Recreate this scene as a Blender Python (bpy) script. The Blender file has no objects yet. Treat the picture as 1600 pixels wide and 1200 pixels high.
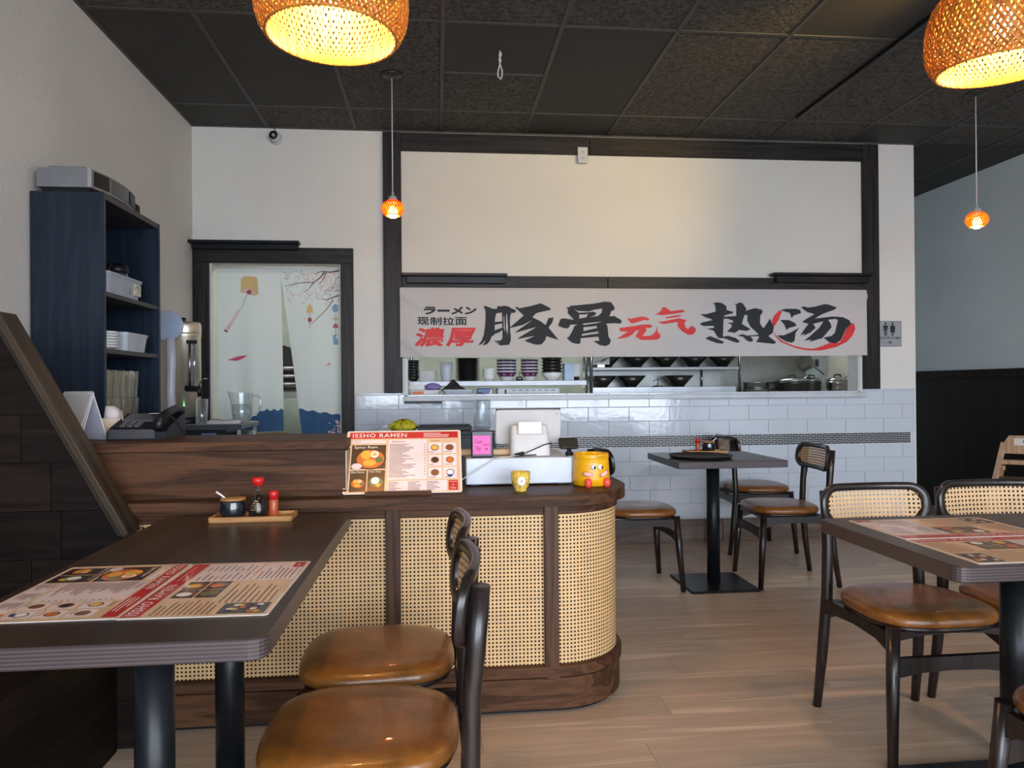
import bpy, bmesh, math, random
from mathutils import Vector, Matrix
from mathutils.geometry import tessellate_polygon

SC = bpy.context.scene
COL = SC.collection
PI = math.pi
random.seed(7)

# ------------------------------------------------------------------ camera
cam_d = bpy.data.cameras.new('camera')
cam = bpy.data.objects.new('camera', cam_d)
COL.objects.link(cam)
cam_d.sensor_fit = 'HORIZONTAL'
cam_d.sensor_width = 36.0
cam_d.lens = 1162.2 / 1600 * 36.0
cam_d.clip_start = 0.02
def aim(yaw, pitch, roll):
    fwd = Vector((math.sin(yaw) * math.cos(pitch), math.cos(yaw) * math.cos(pitch), math.sin(pitch)))
    right = Vector((math.cos(yaw), -math.sin(yaw), 0))
    up = right.cross(fwd)
    r = math.cos(roll) * right + math.sin(roll) * up
    u = -math.sin(roll) * right + math.cos(roll) * up
    m = Matrix((r, u, -fwd)).transposed().to_4x4()
    m.translation = (0, 0, 1.17)
    return m
cam.matrix_world = aim(0.0996, 0.003, -0.0079)
SC.camera = cam

# ------------------------------------------------------------------ light of the place
DAY = 5.0          # daylight outside the shop front
world = bpy.data.worlds.new('daylight')
SC.world = world
world.use_nodes = True
bg = world.node_tree.nodes['Background']
bg.inputs[0].default_value = (0.78, 0.87, 1.0, 1)
bg.inputs[1].default_value = DAY
SC.view_settings.view_transform = 'Standard'
SC.view_settings.look = 'None'
SC.view_settings.gamma = 1.0
SC.view_settings.use_curve_mapping = False
SC.view_settings.exposure = 1.42
def portal(x0, x1, z0, z1, y):
    d = bpy.data.lights.new('window_portal', 'AREA')
    d.shape = 'RECTANGLE'; d.size = x1 - x0; d.size_y = z1 - z0
    d.cycles.is_portal = True
    o = bpy.data.objects.new('window_portal', d); COL.objects.link(o)
    o.location = ((x0 + x1) / 2, y, (z0 + z1) / 2)
    o.rotation_euler = (PI / 2, 0, 0)
    o.rotation_euler = (-PI / 2, 0, PI)
    return o

# ------------------------------------------------------------------ materials
_M = {}
def nodes_of(m):
    m.use_nodes = True
    nt = m.node_tree
    b = nt.nodes['Principled BSDF']
    return nt, nt.nodes, nt.links, b
def N(nt, t, **kw):
    n = nt.nodes.new(t)
    for k, v in kw.items():
        if k.startswith('i_'):
            n.inputs[int(k[2:])].default_value = v
        else:
            setattr(n, k, v)
    return n
def ramp(nt, fac, stops):
    r = nt.nodes.new('ShaderNodeValToRGB')
    cr = r.color_ramp
    while len(cr.elements) > len(stops):
        cr.elements.remove(cr.elements[-1])
    while len(cr.elements) < len(stops):
        cr.elements.new(0.5)
    for e, (p, c) in zip(cr.elements, stops):
        e.position = p
        e.color = (c[0], c[1], c[2], 1) if len(c) == 3 else c
    nt.links.new(fac, r.inputs[0])
    return r.outputs[0]
def bump(nt, b, h, strength, dist=0.01):
    n = nt.nodes.new('ShaderNodeBump')
    n.inputs['Strength'].default_value = strength
    n.inputs['Distance'].default_value = dist
    nt.links.new(h, n.inputs['Height'])
    nt.links.new(n.outputs[0], b.inputs['Normal'])
def S(r, g, b):  # sRGB 0-255 to linear
    f = lambda c: (c / 255 / 12.92) if c / 255 <= 0.04045 else ((c / 255 + 0.055) / 1.055) ** 2.4
    return (f(r), f(g), f(b))
def plain(name, rgb, rough=0.5, metal=0.0, coat=0.0, noise=None, bmp=None, spec=None):
    """noise=(scale, amount) mottles the colour, bmp=(scale, strength) a fine relief"""
    if name in _M: return _M[name]
    m = bpy.data.materials.new(name); _M[name] = m
    nt, ns, ln, b = nodes_of(m)
    b.inputs['Base Color'].default_value = (*rgb, 1)
    b.inputs['Roughness'].default_value = rough
    b.inputs['Metallic'].default_value = metal
    if coat: b.inputs['Coat Weight'].default_value = coat
    if spec is not None: b.inputs['Specular IOR Level'].default_value = spec
    tc = N(nt, 'ShaderNodeTexCoord')
    if noise is None: noise = (9.0, 0.10)
    nz = N(nt, 'ShaderNodeTexNoise'); nz.inputs['Scale'].default_value = noise[0]; nz.inputs['Detail'].default_value = 4
    ln.new(tc.outputs['Object'], nz.inputs['Vector'])
    a = noise[1]
    c = ramp(nt, nz.outputs[0], [(0.3, tuple(v * (1 - a) for v in rgb)), (0.7, tuple(min(1, v * (1 + a)) for v in rgb))])
    ln.new(c, b.inputs['Base Color'])
    if bmp:
        n2 = N(nt, 'ShaderNodeTexNoise'); n2.inputs['Scale'].default_value = bmp[0]; n2.inputs['Detail'].default_value = 3
        ln.new(tc.outputs['Object'], n2.inputs['Vector'])
        bump(nt, b, n2.outputs[0], bmp[1])
    return m
def wood(name, dark, light, axis='X', scale=1.0, rough=0.45, vary=0.25, bstr=0.15, rings=9.0, spec=0.5):
    if name in _M: return _M[name]
    m = bpy.data.materials.new(name); _M[name] = m
    nt, ns, ln, b = nodes_of(m)
    tc = N(nt, 'ShaderNodeTexCoord'); oi = N(nt, 'ShaderNodeObjectInfo')
    sh = N(nt, 'ShaderNodeVectorMath', operation='MULTIPLY_ADD')
    cmb = N(nt, 'ShaderNodeCombineXYZ')
    for i in range(3): ln.new(oi.outputs['Random'], cmb.inputs[i])
    ln.new(cmb.outputs[0], sh.inputs[0]); sh.inputs[1].default_value = (37, 23, 11)
    ln.new(tc.outputs['Object'], sh.inputs[2])
    mp = N(nt, 'ShaderNodeMapping')
    k = {'X': (0.9, 14, 14), 'Y': (14, 0.9, 14), 'Z': (14, 14, 0.9)}[axis]
    mp.inputs['Scale'].default_value = tuple(v * scale for v in k)
    ln.new(sh.outputs[0], mp.inputs['Vector'])
    n1 = N(nt, 'ShaderNodeTexNoise'); n1.inputs['Scale'].default_value = 1.0; n1.inputs['Detail'].default_value = 7; n1.inputs['Roughness'].default_value = 0.62
    n1.inputs['Distortion'].default_value = 0.6
    ln.new(mp.outputs[0], n1.inputs['Vector'])
    mul = N(nt, 'ShaderNodeMath', operation='MULTIPLY'); mul.inputs[1].default_value = rings
    ln.new(n1.outputs[0], mul.inputs[0])
    fr = N(nt, 'ShaderNodeMath', operation='PINGPONG'); fr.inputs[1].default_value = 1.0
    ln.new(mul.outputs[0], fr.inputs[0])
    mixf = N(nt, 'ShaderNodeMath', operation='MULTIPLY_ADD'); mixf.inputs[1].default_value = 0.35
    ln.new(fr.outputs[0], mixf.inputs[0])
    sc2 = N(nt, 'ShaderNodeMath', operation='MULTIPLY'); sc2.inputs[1].default_value = 0.65
    ln.new(n1.outputs[0], sc2.inputs[0]); ln.new(sc2.outputs[0], mixf.inputs[2])
    c = ramp(nt, mixf.outputs[0], [(0.22, dark), (0.75, light)])
    hsv = N(nt, 'ShaderNodeHueSaturation')
    vv = N(nt, 'ShaderNodeMath', operation='MULTIPLY_ADD'); vv.inputs[1].default_value = vary; vv.inputs[2].default_value = 1 - vary / 2
    ln.new(oi.outputs['Random'], vv.inputs[0]); ln.new(vv.outputs[0], hsv.inputs['Value'])
    ln.new(c, hsv.inputs['Color']); ln.new(hsv.outputs[0], b.inputs['Base Color'])
    b.inputs['Roughness'].default_value = rough
    b.inputs['Specular IOR Level'].default_value = spec
    bump(nt, b, mixf.outputs[0], bstr, 0.002)
    return m
def emit(name, rgb, strength):
    if name in _M: return _M[name]
    m = bpy.data.materials.new(name); _M[name] = m
    nt, ns, ln, b = nodes_of(m)
    b.inputs['Base Color'].default_value = (*rgb, 1)
    b.inputs['Emission Color'].default_value = (*rgb, 1)
    b.inputs['Emission Strength'].default_value = strength
    return m
def glass(name, rgb=(0.95, 0.98, 0.98), rough=0.02, ior=1.45):
    if name in _M: return _M[name]
    m = bpy.data.materials.new(name); _M[name] = m
    nt, ns, ln, b = nodes_of(m)
    b.inputs['Base Color'].default_value = (*rgb, 1)
    b.inputs['Roughness'].default_value = rough
    b.inputs['IOR'].default_value = ior
    b.inputs['Transmission Weight'].default_value = 1.0
    return m
def thin(name, tint=(0.93, 0.95, 0.95), body=0.08, rough=0.06, rim=0.55, metal=0.8):
    """thin clear wall: mostly see-through, sheen growing towards the rims"""
    if name in _M: return _M[name]
    m = bpy.data.materials.new(name); _M[name] = m
    nt, ns, ln, b = nodes_of(m)
    b.inputs['Base Color'].default_value = (*tint, 1); b.inputs['Roughness'].default_value = rough; b.inputs['Metallic'].default_value = metal
    tr = N(nt, 'ShaderNodeBsdfTransparent'); tr.inputs[0].default_value = (*tint, 1)
    lw = N(nt, 'ShaderNodeLayerWeight'); lw.inputs[0].default_value = 0.35
    ma = N(nt, 'ShaderNodeMath', operation='MULTIPLY_ADD'); ma.inputs[1].default_value = rim; ma.inputs[2].default_value = body
    ln.new(lw.outputs['Facing'], ma.inputs[0])
    mx = N(nt, 'ShaderNodeMixShader'); out = nt.nodes['Material Output']
    ln.new(ma.outputs[0], mx.inputs[0]); ln.new(tr.outputs[0], mx.inputs[1]); ln.new(b.outputs[0], mx.inputs[2]); ln.new(mx.outputs[0], out.inputs[0])
    return m
def cloth(name, rgb, trans=0.35, rough=0.85):
    if name in _M: return _M[name]
    m = bpy.data.materials.new(name); _M[name] = m
    nt, ns, ln, b = nodes_of(m)
    b.inputs['Base Color'].default_value = (*rgb, 1); b.inputs['Roughness'].default_value = rough
    b.inputs['Specular IOR Level'].default_value = 0.1
    tr = N(nt, 'ShaderNodeBsdfTranslucent'); tr.inputs[0].default_value = (*rgb, 1)
    mx = N(nt, 'ShaderNodeMixShader'); mx.inputs[0].default_value = trans
    out = nt.nodes['Material Output']
    ln.new(b.outputs[0], mx.inputs[1]); ln.new(tr.outputs[0], mx.inputs[2]); ln.new(mx.outputs[0], out.inputs[0])
    tc = N(nt, 'ShaderNodeTexCoord'); wv = N(nt, 'ShaderNodeTexNoise'); wv.inputs['Scale'].default_value = 400
    ln.new(tc.outputs['Object'], wv.inputs['Vector']); bump(nt, b, wv.outputs[0], 0.05, 0.001)
    return m
def cane(name, pitch, rad, light, dark):
    """woven cane: UV in metres, open holes on a grid, fine strands between"""
    if name in _M: return _M[name]
    m = bpy.data.materials.new(name); _M[name] = m
    nt, ns, ln, b = nodes_of(m)
    uv = N(nt, 'ShaderNodeUVMap')
    sc = N(nt, 'ShaderNodeVectorMath', operation='SCALE'); sc.inputs['Scale'].default_value = 1.0 / pitch
    ln.new(uv.outputs[0], sc.inputs[0])
    fr = N(nt, 'ShaderNodeVectorMath', operation='FRACTION'); ln.new(sc.outputs[0], fr.inputs[0])
    sb = N(nt, 'ShaderNodeVectorMath', operation='SUBTRACT'); sb.inputs[1].default_value = (0.5, 0.5, 0); ln.new(fr.outputs[0], sb.inputs[0])
    le = N(nt, 'ShaderNodeVectorMath', operation='LENGTH'); ln.new(sb.outputs[0], le.inputs[0])
    hole = N(nt, 'ShaderNodeMath', operation='LESS_THAN'); hole.inputs[1].default_value = rad
    ln.new(le.outputs['Value'], hole.inputs[0])
    # strands: fine lines in both directions
    wv = N(nt, 'ShaderNodeVectorMath', operation='SCALE'); wv.inputs['Scale'].default_value = 4.0
    ln.new(sc.outputs[0], wv.inputs[0])
    f2 = N(nt, 'ShaderNodeVectorMath', operation='FRACTION'); ln.new(wv.outputs[0], f2.inputs[0])
    sx = N(nt, 'ShaderNodeSeparateXYZ'); ln.new(f2.outputs[0], sx.inputs[0])
    mn = N(nt, 'ShaderNodeMath', operation='MINIMUM'); ln.new(sx.outputs[0], mn.inputs[0]); ln.new(sx.outputs[1], mn.inputs[1])
    c = ramp(nt, mn.outputs[0], [(0.0, dark), (0.16, light)])
    nz = N(nt, 'ShaderNodeTexNoise'); nz.inputs['Scale'].default_value = 14; ln.new(uv.outputs[0], nz.inputs['Vector'])
    hs = N(nt, 'ShaderNodeHueSaturation'); ln.new(c, hs.inputs['Color'])
    va = N(nt, 'ShaderNodeMath', operation='MULTIPLY_ADD'); va.inputs[1].default_value = 0.35; va.inputs[2].default_value = 0.82
    ln.new(nz.outputs[0], va.inputs[0]); ln.new(va.outputs[0], hs.inputs['Value'])
    ln.new(hs.outputs[0], b.inputs['Base Color']); b.inputs['Roughness'].default_value = 0.55
    bump(nt, b, le.outputs['Value'], 0.4, 0.002)
    tr = N(nt, 'ShaderNodeBsdfTransparent')
    mx = N(nt, 'ShaderNodeMixShader'); out = nt.nodes['Material Output']
    ln.new(hole.outputs[0], mx.inputs[0]); ln.new(b.outputs[0], mx.inputs[1]); ln.new(tr.outputs[0], mx.inputs[2]); ln.new(mx.outputs[0], out.inputs[0])
    return m

# ------------------------------------------------------------------ mesh builder
class MB:
    def __init__(s):
        s.v = []; s.f = []; s.m = []; s.uv = {}; s.sm = []
    def face(s, idx, mi=0, smooth=False, uv=None):
        s.f.append(tuple(idx)); s.m.append(mi); s.sm.append(smooth)
        if uv: s.uv[len(s.f) - 1] = uv
    def vert(s, p):
        s.v.append(tuple(p)); return len(s.v) - 1
    def box(s, x0, x1, y0, y1, z0, z1, mi=0, bev=0.0, mside=None):
        """bevelled box (chamfered vertical and horizontal edges)"""
        if bev <= 0:
            b = len(s.v)
            for z in (z0, z1):
                for x, y in ((x0, y0), (x1, y0), (x1, y1), (x0, y1)): s.v.append((x, y, z))
            ms = mi if mside is None else mside
            s.face((b + 3, b + 2, b + 1, b), mi); s.face((b + 4, b + 5, b + 6, b + 7), mi)
            for i in range(4): s.face((b + i, b + (i + 1) % 4, b + 4 + (i + 1) % 4, b + 4 + i), ms)
            return s
        e = min(bev, (x1 - x0) / 2.01, (y1 - y0) / 2.01, (z1 - z0) / 2.01)
        def ring(i, z): 
            return [(x0 + i + e, y0 + i), (x1 - i - e, y0 + i), (x1 - i, y0 + i + e), (x1 - i, y1 - i - e), (x1 - i - e, y1 - i), (x0 + i + e, y1 - i), (x0 + i, y1 - i - e), (x0 + i, y0 + i + e)], z
        rings = [ring(e * 0.7, z0), ring(0, z0 + e), ring(0, z1 - e), ring(e * 0.7, z1)]
        s.loft([[(x, y, z) for x, y in r] for r, z in rings], mi, cap=True, mside=mside)
        return s
    def loft(s, rings, mi=0, cap=False, closed=True, smooth=False, mside=None):
        b = len(s.v); n = len(rings[0])
        for r in rings: s.v.extend(tuple(p) for p in r)
        ms = mi if mside is None else mside
        for k in range(len(rings) - 1):
            for i in range(n if closed else n - 1):
                j = (i + 1) % n
                s.face((b + k * n + i, b + k * n + j, b + (k + 1) * n + j, b + (k + 1) * n + i), ms, smooth)
        if cap:
            s.face([b + i for i in range(n)][::-1], mi); s.face([b + (len(rings) - 1) * n + i for i in range(n)], mi)
        return s
    def lathe(s, prof, seg=24, c=(0, 0, 0), mi=0, smooth=True, cap=True):
        rings = []
        for r, z in prof:
            rings.append([(c[0] + max(r, 1e-5) * math.cos(2 * PI * i / seg), c[1] + max(r, 1e-5) * math.sin(2 * PI * i / seg), c[2] + z) for i in range(seg)])
        s.loft(rings, mi, cap=cap, smooth=smooth); return s
    def tube(s, pts, rad, seg=10, mi=0, smooth=True, flat=1.0):
        pts = [Vector(p) for p in pts]; rings = []
        if not isinstance(rad, (list, tuple)): rad = [rad] * len(pts)
        prev = None
        for i, p in enumerate(pts):
            d = (pts[min(i + 1, len(pts) - 1)] - pts[max(i - 1, 0)]).normalized()
            a = prev if prev is not None else (Vector((0, 0, 1)) if abs(d.z) < 0.9 else Vector((1, 0, 0)))
            u = (a - d * a.dot(d)).normalized(); w = d.cross(u); prev = u
            rings.append([tuple(p + (u * math.cos(2 * PI * k / seg) + w * math.sin(2 * PI * k / seg) * flat) * rad[i]) for k in range(seg)])
        s.loft(rings, mi, cap=True, smooth=smooth); return s
    def prism(s, poly, w0, w1, to, mi=0, mside=None):
        """poly in 2D, extruded between w0 and w1; to(u,v,w)->xyz"""
        n = len(poly); b = len(s.v)
        for w in (w0, w1): s.v.extend(to(u, v, w) for u, v in poly)
        ms = mi if mside is None else mside
        tris = tessellate_polygon([[Vector((u, v, 0)) for u, v in poly]])
        for t in tris:
            s.face([b + i for i in t][::-1], mi); s.face([b + n + i for i in t], mi)
        for i in range(n):
            j = (i + 1) % n; s.face((b + i, b + j, b + n + j, b + n + i), ms)
        return s
    def poly(s, loops, to, mi=0):
        b = len(s.v)
        for lp in loops: s.v.extend(to(u, v) for u, v in lp)
        for t in tessellate_polygon([[Vector((u, v, 0)) for u, v in lp] for lp in loops]):
            s.face([b + i for i in t], mi)
        return s
    def xform(s, fn, start=0):
        for i in range(start, len(s.v)): s.v[i] = tuple(fn(Vector(s.v[i])))
        return s
    def mesh(s, name, mats):
        me = bpy.data.meshes.new(name)
        me.from_pydata(s.v, [], s.f)
        for m in (mats if isinstance(mats, (list, tuple)) else [mats]): me.materials.append(m)
        for p, mi, sm in zip(me.polygons, s.m, s.sm): p.material_index = mi; p.use_smooth = sm
        if s.uv:
            ul = me.uv_layers.new(name='UVMap')
            for fi, uvs in s.uv.items():
                for li, uv in zip(me.polygons[fi].loop_indices, uvs): ul.data[li].uv = uv
        bm = bmesh.new(); bm.from_mesh(me)
        bmesh.ops.recalc_face_normals(bm, faces=bm.faces) if not s.uv and not getattr(s, 'flat', False) else None
        bm.to_mesh(me); bm.free(); me.update()
        return me
def put(name, mb, mats, parent=None, loc=None, rot=None, label=None, kind=None):
    me = mb.mesh(name, mats) if isinstance(mb, MB) else mb
    o = bpy.data.objects.new(name, me); COL.objects.link(o)
    if parent: o.parent = parent
    if loc: o.location = loc
    if rot: o.rotation_euler = rot
    if label: o['label'] = label
    if kind: o['kind'] = kind
    return o
def tag(o, label, cat, group=None):
    o['label'] = label; o['category'] = cat
    if group: o['group'] = group
    return o
def thing(name, label, cat, loc=(0, 0, 0), rz=0.0, group=None, rot=None):
    o = bpy.data.objects.new(name, None); COL.objects.link(o)
    o.empty_display_size = 0.05
    o.location = loc; o.rotation_euler = rot if rot else (0, 0, rz)
    return tag(o, label, cat, group)
def struct(name, mb=None, mats=None, parent=None, **k):
    if mb is None:
        o = bpy.data.objects.new(name, None); COL.objects.link(o)
        if parent: o.parent = parent
    else:
        o = put(name, mb, mats, parent, **k)
    if not parent: o['kind'] = 'structure'
    return o
def dup(o, parent=None):
    c = o.copy(); COL.objects.link(c); c.parent = parent
    for ch in list(o.children): dup(ch, c)
    return c
def clone(o, label, loc, rz=None, group=None, rot=None):
    c = dup(o); c['label'] = label; c.location = loc
    if rz is not None: c.rotation_euler = (0, 0, rz)
    if rot is not None: c.rotation_euler = rot
    if group: c['group'] = group
    return c
def XYZ(u, v, w): return (u, v, w)
def XZ(u, v, w): return (u, w, v)      # a drawing in the x-z plane, extruded along y
def YZ(u, v, w): return (w, u, v)
def rrect(w, h, r, n=6, cx=0, cy=0):
    out = []
    for k, (sx, sy) in enumerate(((1, 1), (-1, 1), (-1, -1), (1, -1))):
        for i in range(n + 1):
            a = PI / 2 * k + PI / 2 * i / n
            out.append((cx + sx * (w / 2 - r) + r * math.cos(a), cy + sy * (h / 2 - r) + r * math.sin(a)))
    return out
def circle(cx, cy, r, n=20, ry=None, rot=0):
    ry = r if ry is None else ry
    return [(cx + r * math.cos(2 * PI * i / n + 0) , cy + ry * math.sin(2 * PI * i / n)) for i in range(n)]
def text_tris(body, size, offset=0.0, shear=0.0, space=1.0, sx=1.0):
    """glyph outlines as triangles: (verts2d, faces)"""
    cu = bpy.data.curves.new('lettering', 'FONT'); cu.body = body; cu.size = size
    cu.offset = offset; cu.shear = shear; cu.space_character = space; cu.resolution_u = 2
    o = bpy.data.objects.new('lettering', cu); COL.objects.link(o)
    dg = bpy.context.evaluated_depsgraph_get()
    me = bpy.data.meshes.new_from_object(o.evaluated_get(dg))
    vs = [(v.co.x * sx, v.co.y) for v in me.vertices]; fs = [tuple(p.vertices) for p in me.polygons]
    bpy.data.objects.remove(o); bpy.data.curves.remove(cu); bpy.data.meshes.remove(me)
    return vs, fs
def add_text(mb, body, x, y, w, h, to, mi=0, **k):
    """fit the lettering into the rectangle x,y,w,h (lower left corner)"""
    vs, fs = text_tris(body, 1.0, **k)
    if not vs: return
    x0 = min(v[0] for v in vs); x1 = max(v[0] for v in vs); y0 = min(v[1] for v in vs); y1 = max(v[1] for v in vs)
    b = len(mb.v)
    for vx, vy in vs:
        mb.v.append(to(x + (vx - x0) / max(x1 - x0, 1e-6) * w, y + (vy - y0) / max(y1 - y0, 1e-6) * h))
    for f in fs: mb.face([b + i for i in f], mi)
ORD = ['bottom', 'second', 'third', 'fourth', 'fifth', 'sixth', 'seventh', 'eighth', 'ninth', 'tenth', 'eleventh', 'twelfth', 'thirteenth', 'fourteenth', 'fifteenth']
def nth(k, n):
    return 'lowest' if k == 0 else ('topmost' if k == n - 1 else ORD[k] + ' from the bottom')

# ------------------------------------------------------------------ palette
PAINT = plain('wall_paint', (0.70, 0.67, 0.615), 0.75, noise=(2.5, 0.04), bmp=(120, 0.12))
PAINT_L = plain('wall_paint_side', (0.68, 0.625, 0.555), 0.8, noise=(2.0, 0.04), bmp=(60, 0.25))
PAINT_G = plain('wall_paint_grey', (0.68, 0.755, 0.77), 0.8, noise=(2.0, 0.04), bmp=(90, 0.15))
PANEL = plain('panel_paint', (0.65, 0.615, 0.55), 0.7, noise=(2.0, 0.03))
CEIL = plain('ceiling_black', (0.022, 0.021, 0.020), 0.85)
TILE_R = plain('ceiling_tile_fissured', (0.070, 0.063, 0.055), 0.9, noise=(48, 0.7), bmp=(90, 0.8))
TILE_S = plain('ceiling_tile_smooth', (0.038, 0.035, 0.032), 0.75, noise=(4, 0.15))
GRIDM = plain('grid_bar_black', (0.058, 0.054, 0.050), 0.55)
FLOORW = wood('floor_oak', S(164, 140, 118), S(216, 192, 168), 'X', 1.0, 0.42, 0.12, 0.06, 4)
DARKW = wood('dark_trim_wood', (0.007, 0.0055, 0.005), (0.030, 0.023, 0.020), 'X', 1.6, 0.45, 0.15, 0.35, spec=0.25)
DARKWZ = wood('dark_trim_wood_upright', (0.007, 0.0055, 0.005), (0.030, 0.023, 0.020), 'Z', 1.6, 0.45, 0.15, 0.35, spec=0.25)
COUNTW = wood('counter_oak', S(44, 27, 17), S(92, 62, 42), 'X', 1.3, 0.5, 0.10, 0.25, spec=0.14)
COUNTWZ = wood('counter_oak_upright', S(46, 30, 20), S(88, 60, 42), 'Z', 1.3, 0.5, 0.10, 0.25, spec=0.22)
COUNTWY = wood('counter_oak_deep', S(60, 40, 28), S(112, 78, 54), 'Y', 1.3, 0.40, 0.10, 0.25)
PLANKW = wood('partition_planks', (0.003, 0.0017, 0.0012), (0.014, 0.0078, 0.0055), 'X', 1.0, 0.55, 0.6, 0.2, spec=0.12)
CAPW = wood('partition_cap', (0.014, 0.009, 0.006), (0.048, 0.032, 0.020), 'X', 1.2, 0.45, 0.1, 0.2, spec=0.25)
BENCHW = wood('bench_wood', (0.006, 0.004, 0.003), (0.014, 0.009, 0.007), 'Y', 1.0, 0.5, 0.2, 0.2, spec=0.12)
CHAIRW = wood('chair_walnut', (0.007, 0.005, 0.005), (0.026, 0.016, 0.014), 'Z', 2.0, 0.28, 0.1, 0.05)
LEATHER = plain('seat_leather', S(122, 74, 28), 0.33, coat=0.2, noise=(16, 0.30), bmp=(220, 0.10))
CANE_C = cane('counter_cane', 0.0138, 0.27, S(218, 180, 128), S(150, 108, 64))
CANE_B = cane('chair_cane', 0.0155, 0.24, S(208, 174, 130), S(146, 110, 70))
TABLET = wood('table_laminate', S(38, 25, 16), S(56, 40, 28), 'Y', 0.7, 0.33, 0.05, 0.05, spec=0.35)
TABLETG = wood('table_laminate_grey', S(46, 40, 38), S(70, 62, 58), 'Y', 0.7, 0.33, 0.05, 0.05)
BLACKM = plain('black_powdercoat', (0.008, 0.009, 0.011), 0.32, noise=(30, 0.1), spec=0.22)
BLACKP = plain('black_plastic', (0.007, 0.007, 0.008), 0.4, spec=0.3)
WHITEP = plain('white_plastic', (0.54, 0.535, 0.53), 0.35)
WHITEC = plain('white_ceramic', (0.78, 0.78, 0.76), 0.18, coat=0.3)
BLACKC = plain('black_ceramic', (0.012, 0.011, 0.011), 0.25)
STEEL = plain('stainless', (0.38, 0.38, 0.39), 0.25, 1.0, noise=(3, 0.06))
STEELB = plain('brushed_steel', (0.50, 0.51, 0.52), 0.38, 1.0, noise=(5, 0.08))
INK = plain('ink_black', (0.010, 0.012, 0.016), 0.7)
RED = plain('print_red', (0.62, 0.022, 0.022), 0.6)
def edge_mat():
    m = bpy.data.materials.new('laminate_edge'); nt, ns, ln, b = nodes_of(m)
    tc = N(nt, 'ShaderNodeTexCoord'); sx = N(nt, 'ShaderNodeSeparateXYZ'); ln.new(tc.outputs['Object'], sx.inputs[0])
    mu = N(nt, 'ShaderNodeMath', operation='MULTIPLY'); mu.inputs[1].default_value = 150; ln.new(sx.outputs[2], mu.inputs[0])
    fr = N(nt, 'ShaderNodeMath', operation='FRACT'); ln.new(mu.outputs[0], fr.inputs[0])
    c = ramp(nt, fr.outputs[0], [(0.0, S(52, 42, 42)), (0.45, S(60, 50, 50)), (0.6, S(92, 80, 80)), (0.8, S(58, 48, 48))])
    ln.new(c, b.inputs['Base Color']); b.inputs['Roughness'].default_value = 0.35
    return m
EDGE = edge_mat()

# ================================================================== the room shell
XL, XR, YB, ZC = -1.70, 4.72, 5.40, 3.015
XC = 3.67                      # outer corner of the kitchen wall, restroom passage beyond
YF = -2.6                      # shop front behind the viewer
portal(-1.30, 4.30, 0.35, 2.75, YF - 0.02)

# floor planks
FP_W, FP_L = 0.185, 1.22
floor = struct('floor', MB().box(XL - 0.1, XR + 0.1, YF - 0.1, 8.1, -0.06, -0.004), plain('floor_joint', S(70, 54, 40), 0.7))
plank_me = MB().box(0.0006, FP_L - 0.0006, 0.0006, FP_W - 0.0006, -0.004, 0.0).mesh('plank', FLOORW)
r = 0; y = 0.9
while y < YB + 0.1:
    off = (r * 0.437) % 1.0
    x = XL - FP_L * off
    while x < XR:
        far = y + FP_W
        if x + FP_L > XL and x + FP_L / 2 < 0.95 * (y + 0.5) + 0.6 and x + FP_L > -0.75 * far - 0.1:
            a_ = max(x, XL)
            if a_ - x < 0.001: put('plank', plank_me, None, floor, loc=(x, y, 0))
            elif x + FP_L - a_ > 0.02: put('plank', MB().box(0.0006, x + FP_L - a_ - 0.0006, 0.0006, FP_W - 0.0006, -0.004, 0.0), FLOORW, floor, loc=(a_, y, 0))
        x += FP_L
    y += FP_W; r += 1
put('plank_field', MB().box(XL, XR, YF, 0.9, -0.004, 0.0), FLOORW, floor)
put('plank_field', MB().box(XL, XR, YB + 0.135, 8.0, -0.004, 0.0), FLOORW, floor)
put('plank_field', MB().box(3.6, XR, 0.9, 5.535, -0.0045, -0.0006), FLOORW, floor)

# ceiling: slab, lay-in tiles, grid bars
ceil = struct('ceiling', MB().box(XL - 0.1, XR + 0.1, YF - 0.1, 8.1, ZC + 0.03, ZC + 0.1), CEIL)
GX, GY, GP = 0.0403, 4.977, 0.6096
xs = [GX + k * GP for k in range(-3, 9)]
xs = [v for v in xs if XL < v < XR]
xs = [XL] + xs + [XR]
ys = [GY - 1.2192 * k for k in range(4, -1, -1)] + [YB]
def tile(x0, x1, y0, y1, m):
    put('ceiling_tile', MB().box(x0 + 0.011, x1 - 0.011, y0 + 0.011, y1 - 0.011, ZC - 0.002, ZC + 0.02, bev=0.004), m, ceil)
random.seed(3)
for j in range(len(ys) - 1):
    for i in range(len(xs) - 1):
        if ys[j] > 2 and abs(xs[i] - GX) < 0.01 and abs(ys[j + 1] - GY) < 0.01:
            ym = (ys[j] + ys[j + 1]) / 2
            tile(xs[i], xs[i + 1], ys[j], ym, TILE_S); tile(xs[i], xs[i + 1], ym, ys[j + 1], TILE_R)
            put('grid_bar', MB().box(xs[i], xs[i + 1], ym - 0.011, ym + 0.011, ZC - 0.006, ZC + 0.01), GRIDM, ceil)
            continue
        smooth = (abs(xs[i] - GX - GP) < 0.01 and abs(ys[j + 1] - GY) < 0.01) or random.random() < 0.22
        if xs[i + 1] < 0.1 and random.random() < 0.5: smooth = True
        tile(xs[i], xs[i + 1], ys[j], ys[j + 1], TILE_S if smooth else TILE_R)
for x in xs[1:-1]:
    put('grid_bar', MB().box(x - 0.012, x + 0.012, YF, YB if x < XC else 8.0, ZC - 0.006, ZC + 0.012), GRIDM, ceil)
for yy in ys[:-1]:
    put('grid_bar', MB().box(XL, XR, yy - 0.011, yy + 0.011, ZC - 0.0055, ZC + 0.012), GRIDM, ceil)
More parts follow.
